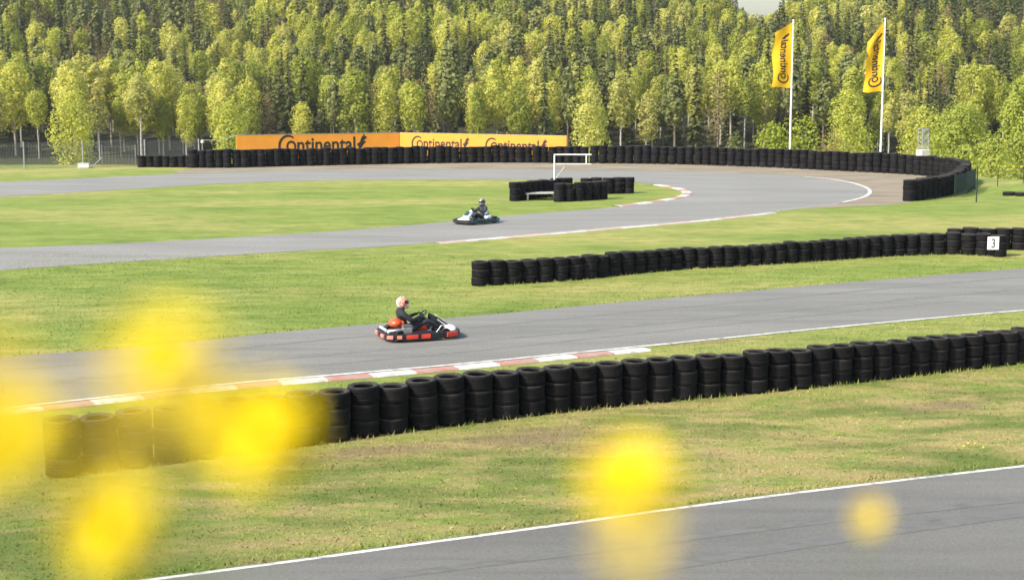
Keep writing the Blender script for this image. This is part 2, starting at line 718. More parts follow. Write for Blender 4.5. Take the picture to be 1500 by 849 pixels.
tag(obj('ground', np_mesh('ground', nv, quads, M['grass'], smooth=True)), kind='structure')

# ------------------------------------------------------------------ tracks
gp = lambda L_: [g(*p) for p in L_]
near_up = resample(catmull(gp([(-420, 566), (-200, 546), (0, 523), (155, 512), (310, 497), (470, 481), (680, 464), (900, 443.5), (1100, 426), (1300, 409), (1500, 393), (1800, 372)])), 160)
near_lo = resample(catmull(gp([(-420, 655), (-200, 628), (0, 600.5), (200, 578), (350, 562), (500, 549.5), (650, 536.5), (800, 522), (950, 507.5), (1060, 496.5), (1200, 482.5), (1350, 468.5), (1500, 455.5), (1800, 432)])), 160)
strip('road', near_up, near_lo, .008, M['asphalt'])
strip('road_marking', offset(near_lo, -.03), offset(near_lo, -.14), .012, M['line'])
# the road in front
fr_up = resample(catmull(gp([(20, 873), (200, 849), (430, 819), (620, 793), (850, 762), (1000, 741), (1200, 715.5), (1500, 680.5), (1800, 648), (2300, 600)])), 120)
fr_lo = offset(fr_up, 6.0)
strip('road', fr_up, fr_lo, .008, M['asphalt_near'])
strip('road_marking', offset(fr_up, .04), offset(fr_up, .13), .012, M['line'])
# far loop: outer edge and inner edge, both from the upper left round the bend to the lower left
outer = resample(catmull(gp([(-500, 292), (-150, 276), (0, 267), (100, 262.5), (200, 257.5), (300, 253.5), (420, 250), (560, 248.5), (700, 248.2), (860, 249), (1000, 251), (1100, 254), (1180, 258.5), (1235, 264.5), (1268, 273), (1278, 281), (1268, 289), (1235, 297), (1180, 304.5), (1100, 314.5), (1000, 325), (900, 333.5), (800, 342), (700, 350), (630, 356), (540, 362.5), (400, 370), (200, 382.5), (0, 396), (-200, 410), (-500, 432)])), 260)
inner = resample(catmull(gp([(-500, 317), (-150, 300), (0, 288.5), (100, 282.5), (200, 276.5), (330, 269), (450, 265), (600, 263.3), (760, 263), (880, 265), (950, 269), (990, 274), (1013, 280.5), (1010, 287), (985, 293), (940, 299.5), (880, 305.5), (800, 311.5), (735, 317), (600, 330), (500, 338), (400, 344.5), (200, 355.5), (0, 363.5), (-200, 372), (-500, 385)])), 260)
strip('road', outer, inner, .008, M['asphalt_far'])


def between(path, a, b):
    """part of a path from the point nearest to pixel a to the one nearest to b"""
    pa, pb = g(*a), g(*b)
    i = min(range(len(path)), key=lambda k: (path[k] - pa).length)
    j = min(range(len(path)), key=lambda k: (path[k] - pb).length)
    return path[min(i, j):max(i, j) + 1]


bend = between(outer, (1180, 258), (1235, 297))
strip('road_marking', offset(bend, .04), offset(bend, .22), .012, M['line'])
e1 = between(outer, (1225, 298), (620, 356))
strip('road_marking', offset(e1, .02), offset(e1, .12), .012, M['line_worn'])


def kerb(name, path, d0, d1, step, ma, mb_, hgt=.035, first=0):
    pts = resample(path, None, .25)
    n = max(1, int(round(step / .25)))
    A, B = offset(pts, d0), offset(pts, d1)
    A2, B2 = offset(pts, d0 + (d1 - d0) * .12), offset(pts, d0 + (d1 - d0) * .9)
    mb = MB()
    for i in range(len(pts) - 1):
        mi = (i // n + first) % 2
        z = .006
        q = [(A[i], z), (A2[i], hgt), (B2[i], hgt * 1.15), (B[i], z)]
        q2 = [(A[i + 1], z), (A2[i + 1], hgt), (B2[i + 1], hgt * 1.15), (B[i + 1], z)]
        vs = [(p.x, p.y, zz) for p, zz in q + q2]
        mb.add(vs, [(j, j + 1, j + 5, j + 4) for j in range(3)], mi)
    o = mb.build(name, [ma, mb_])
    return tag(o, kind='structure')


k1 = between(near_lo, (-200, 628), (932, 509.5))
kerb('kerb', list(reversed(k1)), -.10, -.54, 1.0, M['kerb_white'], M['kerb_red'])
k2 = between(inner, (965, 271), (905, 303))
kerb('kerb', k2, .02, .55, 1.15, M['kerb_white'], M['kerb_red'])
k3 = between(outer, (1130, 311), (640, 355))
kerb('kerb', k3, -.12, -.50, 1.9, M['kerb_white'], M['kerb_pink'], .03)

# rubber laid down on the racing line
M['rubber_mark'] = paint_material('rubbered_asphalt', (.150, .148, .137), (.174, .171, .156), (.40, .62))
M['rubber_mark_near'] = paint_material('rubbered_dark_asphalt', (.118, .116, .108), (.132, .130, .120), (.40, .62))


def laid(A, B, t0, t1, w, m, i0=0, i1=None):
    pa = [a.lerp(b, t0 + (t1 - t0) * i / len(A)) for i, (a, b) in enumerate(zip(A, B))][i0:i1]
    pa = resample(pa, 90)
    strip('skid_mark', offset(pa, -w / 2), offset(pa, w / 2), .0115, m)


laid(near_up, near_lo, .30, .22, .16, M['rubber_mark'])
laid(near_up, near_lo, .62, .50, .34, M['rubber_mark'])
laid(near_up, near_lo, .86, .62, .10, M['rubber_mark'], 30, 120)
laid(fr_up, fr_lo, .16, .40, .22, M['rubber_mark_near'])
laid(fr_up, fr_lo, .40, .34, .40, M['rubber_mark_near'])

# far tyre wall, base line
far_low = resample(catmull(gp([(206, 245.3), (240, 245.4), (279, 245.6)])), 40)
far_a = resample(catmull(gp([(282, 246.2), (340, 246), (420, 244), (520, 241.8), (620, 239.8), (720, 238.8), (800, 239), (858, 239.6)])), 200)
far_b = resample(catmull(gp([(871, 239.6), (940, 240.3), (1000, 241.3), (1060, 243), (1120, 245.3), (1180, 248), (1240, 251), (1300, 254), (1345, 256.8), (1385, 260.5), (1408, 264.5), (1416, 270), (1411, 277), (1395, 284.5), (1372, 289.5), (1350, 293), (1331, 295.5)])), 300)
# run-off between the outer edge and that wall
gr_out = resample(catmull(gp([(255, 252.0), (300, 245.8), (420, 243.4), (620, 239.2), (800, 238.4), (1000, 240.3), (1120, 244), (1240, 249.5), (1345, 255), (1392, 261), (1404, 268), (1396, 278), (1360, 288), (1336, 295.5), (1312, 299), (1270, 301.5), (1220, 303.5), (1178, 306.5)])), 150)
gr_in = resample(catmull(gp([(255, 254.5), (420, 249.4), (700, 247.6), (1000, 250.4), (1180, 258), (1265, 273), (1275, 281), (1266, 288.5), (1233, 296), (1178, 303.5)])), 150)
poly_ = gr_out + gr_in[::-1]
from mathutils.geometry import tessellate_polygon
tri = tessellate_polygon([[Vector((p.x, p.y, 0)) for p in poly_]])
go = MB().add([(p.x, p.y, .004) for p in poly_], [tuple(t) for t in tri]).build('gravel_trap', M['gravel'])
for f in go.data.polygons:
    if f.normal.z < 0:
        f.flip()
tag(go, kind='structure')

# ------------------------------------------------------------------ tyres
def tyre_mesh(r, w, seed):
    q = random.Random(seed)
    rh = r * q.uniform(.56, .62)
    c = w / 2
    pr = [(rh, -c * .62), (rh * 1.04, -c * .82), (r * .82, -c * .99), (r * .93, -c * .96), (r * .978, -c * .85), (r * .996, -c * .6)]
    for k in (-.28, 0, .28):
        pr += [(r, c * (k - .09)), (r * .985, c * (k - .05)), (r * .985, c * (k + .05)), (r, c * (k + .09))]
    pr += [(r * .996, c * .6), (r * .978, c * .85), (r * .93, c * .96), (r * .82, c * .99), (rh * 1.04, c * .82), (rh, c * .62), (rh * 1.22, c * .5), (rh * 1.30, 0), (rh * 1.22, -c * .5)]
    mb = MB()
    mb.lathe(pr, 26)
    return mb.mesh('tyre', M['rubber'], True)


TYRES = [tyre_mesh(.5, .5, s) for s in range(4)]      # unit tyre: diameter 1, width .5
SMALL = ('zeroth first second third fourth fifth sixth seventh eighth ninth tenth eleventh twelfth thirteenth fourteenth fifteenth sixteenth '
         'seventeenth eighteenth nineteenth').split()
TENS = {2: 'twent', 3: 'thirt', 4: 'fort', 5: 'fift', 6: 'sixt', 7: 'sevent', 8: 'eight', 9: 'ninet'}


def ordinal(n):
    if n < 20:
        return SMALL[n]
    if n >= 100:
        return 'hundred-and-' + ordinal(n - 100) if n > 100 else 'hundredth'
    t, u = divmod(n, 10)
    return TENS[t] + 'ieth' if u == 0 else TENS[t] + 'y-' + SMALL[u]


def stack(p, dia, hgt, n, label, group):
    root = empty('tyre_stack', p, 0, label, 'tyre stack', group)
    w = hgt / n
    z = 0
    for k in range(n):
        ww = w * random.uniform(.95, 1.06)
        o = obj('tyre', random.choice(TYRES), root)
        s = dia * random.uniform(.98, 1.0)
        o.scale = (s, s, ww / .5)
        j = .010 + .006 * k
        o.location = (random.uniform(-j, j), random.uniform(-j, j), z + ww / 2 - .003)
        o.rotation_euler = (R(random.uniform(-1.6, 1.6)), R(random.uniform(-1.6, 1.6)), random.uniform(0, 6.3))
        z += ww * .985
    return root


def row(path, dia, hgt, n, labeller, group, zig=0.0, gap=.99):
    """dia / hgt: functions of the share of the path"""
    cum = [0.0]
    for a, b in zip(path, path[1:]):
        cum.append(cum[-1] + (b - a).length)
    tot = cum[-1]
    s_, spots = 0.0, []
    while s_ <= tot + .01:
        j = max(k for k in range(len(cum)) if cum[k] <= s_ + 1e-6)
        j = min(j, len(path) - 2)
        t = (s_ - cum[j]) / max(1e-6, cum[j + 1] - cum[j])
        spots.append((path[j].lerp(path[j + 1], t), s_ / tot))
        s_ += dia(s_ / tot) * gap
    total = len(spots)
    for i, (p, u) in enumerate(spots):
        p = p + Vector((random.uniform(-.012, .012), random.uniform(-.02, .02) + dia(u) * .5 + zig * (i % 2), 0))
        stack(p, dia(u), hgt(u) * random.uniform(.965, 1.03), n(u) if callable(n) else n, labeller(i + 1, total, p), group)
    return total


def prof(pts):
    xs_, ys_ = [p[0] for p in pts], [p[1] for p in pts]
    return lambda u: float(np.interp(u, xs_, ys_))


lin = lambda a, b: (lambda u: a + (b - a) * u)


def lab_from_ends(what_l, what_r):
    def f(i, total, p):
        if i == 1:
            return f'tyre stack at the left end of {what_l}'
        if i == total:
            return f'tyre stack at the right end of {what_r}'
        if i <= (total + 1) // 2:
            return f'{ordinal(i)} tyre stack from the left end of {what_l}'
        return f'{ordinal(total + 1 - i)} tyre stack from the right end of {what_r}'
    return f


near_path = resample(catmull(gp([(86, 701), (230, 682), (369, 664), (475, 650), (620, 630), (760, 612), (900, 596.5), (1020, 585), (1140, 574), (1300, 556), (1490, 534), (1620, 520)])), 380)


def lab_near(i, total, p):
    if i == 1:
        return 'tyre stack at the left end of the long near wall, veiled by yellow flowers'
    return f'{ordinal(i)} tyre stack from the left end of the long near wall'


row(near_path, prof([(0, .605), (.25, .60), (1, .49)]), prof([(0, .93), (.25, .92), (1, .74)]), 3, lab_near, 'tyre stacks of the long wall beside the near track')

mid_path = resample(catmull(gp([(703, 419.5), (770, 415.5), (850, 410), (905, 404), (960, 398.5), (1000, 395), (1100, 389.5), (1200, 383), (1300, 376), (1385, 373), (1435, 374.5), (1480, 378)])), 300)


row(mid_path, prof([(0, .555), (.5, .50), (1, .56)]), prof([(0, .76), (.5, .70), (.85, .74), (1, .80)]), 3,
    lab_from_ends('the middle tyre wall on the grass', 'the middle tyre wall by the number board'), 'tyre stacks of the middle wall on the grass')
row(resample(gp([(1402, 367), (1450, 366.5), (1500, 366.5), (1560, 367)]), 40), lin(.6, .6), lin(.80, .84), 3,
    lambda i, t, p: f'{ordinal(i)} from the left of the tyre stacks peeping over the numbered wall', 'tyre stacks behind the numbered wall')
row(far_low, lin(.58, .58), lin(.80, .80), 3,
    lambda i, t, p: f'{ordinal(i)} from the left of the lower tyre stacks left of the hoarding', 'lower tyre stacks left of the hoarding', .1, .95)


def lab_far_a(i, total, p):
    x = proj(p)[0]
    return f'{ordinal(i)} stack from the left in the tall far tyre wall below the orange hoarding'


row(far_a, lin(.60, .60), lin(1.21, 1.17), 4, lab_far_a, 'far tyre stacks below the orange hoarding', .13, .95)
row(far_b, prof([(0, .63), (.7, .60), (1, .62)]), prof([(0, 1.25), (.5, 1.25), (.72, 1.22), (.86, 1.12), (1, 1.06)]), 4,
    lambda i, t, p: f'{ordinal(i)} stack after the white rail in the far wall round the bend' if i < t * .7 else (
        'free end stack of the hooked tyre wall beside the gravel' if i == t else f'{ordinal(t + 1 - i)} stack from the free end of the hooked wall beside the gravel'),
    'far tyre stacks round the gravel bend', 0, .97)
# the island inside the loop
isl = lambda i, what: f'{ordinal(i)} tyre stack from the left in {what}'
row(resample(gp([(754, 295), (785, 290.5), (840, 284)]), 30), lin(.56, .56), lin(.93, .90), 3,
    lambda i, t, p: isl(i, 'the back left arm of the island wall'), 'tyre stacks of the infield island')
row(resample(gp([(819, 296), (850, 294.8), (886, 292)]), 30), lin(.55, .55), lin(.93, .93), 3,
    lambda i, t, p: isl(i, 'the front arm of the island wall'), 'tyre stacks of the infield island')
row(resample(gp([(858, 284.6), (895, 284.2), (928, 283.5)]), 30), lin(.60, .60), lin(.86, .86), 3,
    lambda i, t, p: isl(i, 'the back right arm of the island wall'), 'tyre stacks of the infield island')
# tyres lying at the right edge of the turf
for k, (px, py, what) in enumerate([(1479, 287, 'left one of the black tyres lying flat on the turf rim'), (1497, 288.5, 'right one of the black tyres lying flat on the turf rim')]):
    p = g(px, py)
    p.z = H(p.x, p.y)
    o = obj('loose_tyre', TYRES[k])
    o.location = p + Vector((0, 0, .09))
    o.scale = (.72, .72, .40)
    tag(o, what, 'tyre', 'loose tyres at the turf rim')

# ------------------------------------------------------------------ lettering
def text_mesh(body, size, bold=.02, spacing=1.0):
    cu = bpy.data.curves.new('t', 'FONT')
    cu.body = body
    cu.size = size
    cu.offset = bold * size
    cu.space_character = spacing
    cu.resolution_u = 3
    o = bpy.data.objects.new('t', cu)
    COL.objects.link(o)
    dg = bpy.context.evaluated_depsgraph_get()
    me = bpy.data.meshes.new_from_object(o.evaluated_get(dg))
    bpy.data.objects.remove(o)
    bm = bmesh.new()
    bm.from_mesh(me)
    bpy.data.meshes.remove(me)
    return bm


def ring_part(bm, cx, cy, r0, r1, a0, a1, n=28, full=False):
    vs = []
    for i in range(n + 1):
        a = R(a0 + (a1 - a0) * i / n)
        t = i / n
        k = 1.0 if full else .35 + .65 * math.sin(PI * min(1, max(0, t * .92 + .04))) ** .5
        rm = (r0 + r1) / 2
        h = (r1 - r0) / 2 * k
        vs.append((bm.verts.new((cx + (rm - h) * math.cos(a), cy + (rm - h) * math.sin(a), 0)), bm.verts.new((cx + (rm + h) * math.cos(a), cy + (rm + h) * math.sin(a), 0))))
    for (a, b), (c, d) in zip(vs, vs[1:]):
        bm.faces.new((a, b, d, c))


def wordmark():
    """the hoarding's word: a big C that curls round an o, the rest in lower case, a rearing horse; unit x-height letters, baseline 0"""
    bm = text_mesh('ntinental', 1.0, .022, 1.0)
    w = max(v.co.x for v in bm.verts)
    for v in bm.verts:
        v.co.x += 1.02
    ring_part(bm, .72, .26, .17, .29, 0, 360, 28, True)
    ring_part(bm, .55, .28, .44, .58, 52, 322, 40)
    hx = 1.02 + w + .12
    horse = [(.02, 0), (.16, .02), (.20, .16), (.34, .30), (.30, .40), (.44, .34), (.56, .42), (.60, .50), (.50, .46), (.44, .50), (.52, .60),
             (.64, .66), (.60, .74), (.50, .76), (.44, .90), (.38, .78), (.28, .72), (.22, .58), (.14, .42), (.16, .30), (.06, .40), (-.06, .30), (.04, .26), (.08, .16)]
    try:
        bm.faces.new([bm.verts.new((hx + x * .9, y * .95, 0)) for x, y in horse])
    except Exception:
        pass
    bmesh.ops.triangulate(bm, faces=bm.faces)
    return bm, hx + .6


def bm_obj(name, bm, m, parent=None):
    me = bpy.data.meshes.new(name)
    bm.to_mesh(me)
    bm.free()
    me.materials.append(m)
    return obj(name, me, parent)


# ------------------------------------------------------------------ the two hoardings
def hoarding(pa, pb, label, words_at):
    """pa, pb: ground points of the left and right end"""
    d = pb - pa
    ln = d.length
    root = empty('advertising_hoarding', pa, math.atan2(d.y, d.x), label, 'hoarding', 'orange hoardings behind the far tyre wall')
    z0, z1 = .15, 1.86
    bd = MB().box((ln / 2, 0, (z0 + z1) / 2), (ln, .05, z1 - z0), bev=.008).build('panel', M['orange'], root)
    MB().box((ln / 2, 0, z1 + .018), (ln, .07, .03)).build('top_rail', M['wood'], root)
    k = int(ln // 2.4) + 1
    for i in range(k):
        x = .1 + (ln - .2) * i / (k - 1)
        b = MB()
        b.box((x, .085, .9), (.09, .09, 1.8), bev=.008)
        b.tube([(x, .12, 1.5), (x, .95, 0)], .035, 6)
        b.build('support_post', M['wood'], root)
    for x0, x1, zb in words_at:
        bm, w = wordmark()
        s = (x1 - x0) / w
        for v in bm.verts:
            v.co = Vector((x0 + v.co.x * s, -.031, zb + v.co.y * s * 1.12))
        bm_obj('lettering', bm, M['ink'], bd)


cl, cc, cr = at(346, 198, 107.6), at(585, 194, 112.0), at(830, 199, 106.6)
for v in (cl, cc, cr):
    v.z = 0
fx = lambda a, b, px: (px - proj(a)[0]) / (proj(b)[0] - proj(a)[0]) * (b - a).length
hoarding(cl, cc - Vector((.03, 0, 0)), 'left orange hoarding, the deeper coloured one with one large black word',
         [(fx(cl, cc, 407), fx(cl, cc, 537), .64)])
hoarding(cc + Vector((.03, 0, 0)), cr, 'right orange hoarding, the paler sunlit one with the black word twice',
         [(fx(cc, cr, 604), fx(cc, cr, 691), .80), (fx(cc, cr, 714), fx(cc, cr, 803), .76)])

# ------------------------------------------------------------------ flags
def flagpole(px, py_top, y, label, lab_flag, fw, fh, seed, cut):
    b = at(px, 220, y)
    base = Vector((b.x, y, H(b.x, y)))
    top = at(px + 3, py_top, y).z
    hp = top - base.z
    root = empty('flagpole', base, 0, label, 'flagpole', 'white flagpoles behind the bend')
    MB().lathe([(0, .0), (.075, .0), (.075, .4), (.066, hp * .5), (.045, hp), (0, hp)], 14).build('pole', M['white_metal'], root, True)
    MB().ball((0, 0, hp + .05), (.085, .085, .06), 12, 8).build('finial', M['white_metal'], root, True)
    MB().lathe([(0, 0), (.17, 0), (.17, .05), (.10, .09), (0, .09)], 14).build('base_plate', M['grey_metal'], root, True)
    fr = empty('flag', base, 0, lab_flag, 'flag', 'yellow flags on the white poles')
    ztop = hp - .12

    def surf(u, v):
        """u: 0 at the pole .. 1 free edge; v: 0 bottom .. 1 top"""
        amp = .05 + (.06 if seed < 2 else .11) * u
        y_ = amp * math.sin(v * 7 + u * 3.5 + seed) + .10 * math.sin(u * 5 + seed * 2)
        x_ = -.06 - u * fw * (1 - .10 * math.sin(v * 5 + seed) ** 2) - .12 * (1 - v) * u
        z_ = ztop - (1 - v) * fh
        z_ -= u * cut * v ** 3 + .05 * math.sin(u * 6 + seed) * (1 - v)
        if seed > 2:
            x_ += .20 * u * math.exp(-((v - .60) / .07) ** 2)
            z_ -= .25 * u * v
        return Vector((x_, y_, z_))

    mb = MB()
    nu, nv_ = 14, 44
    vs = [surf(i / nu, j / nv_) for j in range(nv_ + 1) for i in range(nu + 1)]
    mb.add(vs, [(j * (nu + 1) + i, j * (nu + 1) + i + 1, (j + 1) * (nu + 1) + i + 1, (j + 1) * (nu + 1) + i) for j in range(nv_) for i in range(nu)])
    cloth = mb.build('flag_cloth', M['flag'], fr, 'all')
    bm, w = wordmark()
    length = .80
    for k in range(1, 34):
        xc = w * k / 34
        bmesh.ops.bisect_plane(bm, geom=bm.verts[:] + bm.edges[:] + bm.faces[:], plane_co=(xc, 0, 0), plane_no=(1, 0, 0))
    for v in bm.verts:
        vv = .07 + length * v.co.x / w
        s = length * fh / w / fw
        uu = .60 - (v.co.y * s * 1.1)          # seen from the back: letter tops point to the pole
        p = surf(uu, vv)
        n = (surf(uu + .01, vv) - p).cross(surf(uu, vv + .01) - p).normalized()
        if n.y > 0:
            n = -n
        v.co = p + n * .012
    bmesh.ops.recalc_face_normals(bm, faces=bm.faces)
    bm_obj('lettering', bm, M['ink'], cloth)
    for zz in (ztop - .03, ztop - fh * .5, ztop - fh + .05):
        MB().lathe([(.05, -.02), (.085, -.02), (.085, .02), (.05, .02)], 12, 'Z', (0, 0, zz)).build('clip', M['white_metal'], fr, True)


flagpole(1157, 31, 113, 'white flagpole behind the tyre wall, the left one of two', 'yellow flag on the left pole, hanging nearly flat with a slanting top corner', 1.38, 4.75, .6, .75)
flagpole(1290, 29, 109, 'white flagpole behind the tyre wall, the right one of two', 'yellow flag on the right pole, its free edge folded in halfway', 1.25, 5.0, 3.3, 1.25)

# ------------------------------------------------------------------ number board
nb = g(1452, 375)
root = empty('number_board', nb + Vector((-.06, -.34, 0)), R(2), 'white number board with a black 3 on the middle tyre wall', 'number board')
MB().box((0, 0, .50), (.41, .025, .46), bev=.006).build('board', M['white_board'], root)
bm = text_mesh('3', .43, .012)
x0, x1 = min(v.co.x for v in bm.verts), max(v.co.x for v in bm.verts)
y0, y1 = min(v.co.y for v in bm.verts), max(v.co.y for v in bm.verts)
for v in bm.verts:
    v.co = Vector(((v.co.x - (x0 + x1) / 2) * .80, -.016, .50 + (v.co.y - (y0 + y1) / 2) * 1.05))
bm_obj('digit', bm, plain('grey_black_print', (.05, .05, .05), .5), root)
b = MB()
b.tube([(-.12, .03, .0), (-.12, .03, .7)], .014, 6)
b.tube([(.12, .03, .0), (.12, .03, .7)], .014, 6)
b.build('bracket', M['dark_metal'], root)

# ------------------------------------------------------------------ white rail frame on the island, platform
pf = g(812, 287)
root = empty('rail_frame', pf, 0, 'white metal frame of one post and two bars above the island tyres', 'metal frame')
MB().tube([(0, 0, 0), (0, 0, 2.15)], .042, 10).build('post', M['white_metal'], root, True)
MB().tube([(-.03, 0, 2.15), (1.92, 0, 2.15)], .038, 10).build('top_bar', M['white_metal'], root, True)
MB().tube([(0, 0, 1.66), (1.92, 0, 1.66)], .026, 10).build('lower_bar', M['white_metal'], root, True)
MB().tube([(1.66, 0, 1.66), (1.66, 0, 2.15)], .036, 10).build('short_post', M['white_metal'], root, True)
MB().tube([(0, 0, .82), (.62, .05, 1.64)], .016, 8).build('brace', M['grey_metal'], root, True)
MB().lathe([(0, 0), (.16, 0), (.16, .04), (0, .04)], 12).build('foot', M['grey_metal'], root)

pl = g(791, 292.5)
root = empty('platform', pl, R(6), 'low grey wooden platform standing between the arms of the island wall', 'platform')
b = MB()
for k in range(6):
    b.box((0, -.42 + k * .17, .345), (1.55, .155, .045), bev=.006)
b.build('deck', M['wood'], root)
for sx_ in (-.68, .68):
    b = MB()
    b.box((sx_, 0, .29), (.07, 1.0, .065))
    b.build('bearer', M['wood'], root)
    for sy in (-.44, .44):
        MB().box((sx_, sy, .13), (.08, .08, .258)).build('leg', M['wood'], root)

# ------------------------------------------------------------------ fences
def wire_fence(name, pts, hgt, label, cat, sp_h, sp_v, wm, pm, wr=.006, post_r=.035, group=None, lean=0.0):
    root = empty(name, pts[0], 0, label, cat, group)
    o = pts[0]
    for p in pts:
        q = p - o
        b = MB()
        b.tube([q, q + Vector((0, 0, hgt + .08)), q + Vector((0, -lean, hgt + .08 + lean))], post_r, 8)
        b.build('post', pm, root, True)
    for a, c in zip(pts, pts[1:]):
        a, c = a - o, c - o
        b = MB()
        nh = int(hgt / sp_h)
        for i in range(nh + 1):
            z = Vector((0, 0, .05 + (hgt - .05) * i / nh))
            b.tube([a + z, c + z], wr, 4, cap=False)
        nv2 = int((c - a).length / sp_v)
        for i in range(1, nv2):
            p = a.lerp(c, i / nv2)
            b.tube([p + Vector((0, 0, .05)), p + Vector((0, 0, hgt))], wr, 4, cap=False)
        b.build('wire_mesh', wm, root)
    return root


wire_fence('wire_fence', [g(-140, 252.5), g(-50, 250), g(36, 247.3), g(122, 245), g(213, 243.2), g(292, 242)], 1.72,
           'grey wire mesh fence along the far left edge of the turf', 'wire fence', .12, .10, M['wire'], M['grey_metal'], .0085, .05)
wire_fence('bar_fence', [g(150, 243.5), g(199, 243)], 1.35, 'upright bar panel standing before the wire fence beside the lower tyre stacks', 'fence panel', .6, .22, M['wire'], M['grey_metal'], .011, .03)
bx = g(123, 245.8)
root = empty('utility_box', bx, R(5), 'small white box on the grass at the foot of the wire fence', 'box')
MB().box((0, 0, .14), (.72, .4, .26), bev=.02).build('box_body', M['white_plastic'], root)
MB().box((0, 0, .285), (.76, .44, .028), bev=.008).build('lid', M['white_plastic'], root)
bp = g(134, 245.6)
root = empty('prop', bp, 0, 'slanting grey bar propped against the fence beside the white box', 'bar')
MB().tube([(0, 0, 0), (.55, .5, .62)], .03, 8).build('bar', M['grey_metal'], root, True)
MB().box((.02, 0, .012), (.2, .14, .02)).build('foot', M['grey_metal'], root)
# lamp on a short post with a cable to the hoarding
lp = at(297, 225, 108)
lp.z = 0
root = empty('lamp_post', lp, 0, 'small pale lamp on a thin post left of the orange hoarding', 'lamp')
MB().tube([(0, 0, 0), (0, 0, 1.3)], .022, 8).build('post', M['grey_metal'], root, True)
b = MB().lathe([(0, 1.27), (.10, 1.30), (.13, 1.38), (.10, 1.50), (0, 1.53)], 12)
b.build('lamp_head', M['white_plastic'], root, True)
c0, c1 = lp + Vector((0, 0, 1.52)), cl + Vector((.05, .2, 1.88))
root = empty('cable', c0, 0, 'grey cable sagging from the small lamp to the hoarding', 'cable')
d = c1 - c0
MB().tube([d * (i / 10) - Vector((0, 0, .16 * math.sin(PI * i / 10))) for i in range(11)], .018, 6).build('wire', M['grey_metal'], root, True)
# green net round the tip of the hooked tyre wall
gn = [g(1398, 289), g(1416, 284.5), g(1428, 278)]
for p in gn:
    p.z = H(p.x, p.y)
wire_fence('net_fence', gn, 1.15, 'dark green net fence round the outside of the hooked tyre wall', 'net fence', .07, .07, M['green_net'], M['green_net'], .0065, .025)
pg = g(1430, 296)
pg.z = H(pg.x, pg.y)
root = empty('fence_post', pg, 0, 'tall dark green post on the turf outside the bend', 'post')
MB().tube([(0, 0, 0), (0, 0, 1.75)], .035, 8).build('post_shaft', M['green_net'], root, True)
MB().lathe([(0, 1.75), (.05, 1.75), (.03, 1.80), (0, 1.81)], 8).build('post_cap', M['green_net'], root, True)
wf = [g(1437, 280), g(1474, 281), g(1512, 282), g(1560, 284)]
wf = [Vector((p.x, p.y + 1.5, H(p.x, p.y + 1.5))) for p in wf]
root = empty('strand_fence', wf[0], 0, 'thin dark strand fence along the turf rim by the yellow trees', 'wire fence')
for p in wf:
    q = p - wf[0]
    MB().tube([q, q + Vector((0, 0, .85))], .022, 6).build('post', M['dark_metal'], root)
for zz in (.45, .80):
    MB().tube([p - wf[0] + Vector((0, 0, zz)) for p in wf], .010, 5).build('strand', M['dark_metal'], root)

# lattice mast beyond the bend
my = 118.0
mp_ = at(1352, 222, my)
mz = H(mp_.x, my)
root = empty('lattice_mast', (mp_.x, my, mz), R(20), 'short grey lattice mast on a pale block beyond the bend', 'mast')
mh = at(1352, 189, my).z - mz
b0 = at(1352, 219, my).z - mz
MB().box((0, 0, b0 / 2), (.75, .75, b0), bev=.03).build('base_block', plain('pale_concrete', (.62, .58, .53), .85), root)
b = MB()
cs = [(-.28, -.28), (.28, -.28), (.28, .28), (-.28, .28)]
for x, y in cs:
    b.tube([(x, y, b0), (x, y, mh)], .028, 6)
nseg = 5
for k in range(nseg):
    za, zb = b0 + (mh - b0) * k / nseg, b0 + (mh - b0) * (k + 1) / nseg
    for i in range(4):
        (xa, ya), (xb, yb) = cs[i], cs[(i + 1) % 4]
        b.tube([(xa, ya, za), (xb, yb, zb)], .016, 5)
        b.tube([(xa, ya, zb), (xb, yb, zb)], .016, 5)
b.build('lattice', M['grey_metal'], root)
MB().box((0, 0, mh + .03), (.9, .3, .05)).build('crossbar', M['grey_metal'], root)

# ------------------------------------------------------------------ karts
def kart_ring(n=160):
    pts = []
    for i in range(n):
        a = -2 * PI * i / n
        c, s = math.cos(a), math.sin(a)
        x = .96 * math.copysign(abs(c) ** .5, c)
        wd = .655 - .10 * max(0, x) ** 2
        y = wd * math.copysign(abs(s) ** .36, s)
        pts.append(Vector((x, y, 0)))
    return pts                                    # runs clockwise seen from above, so «out» of a sweep is inward


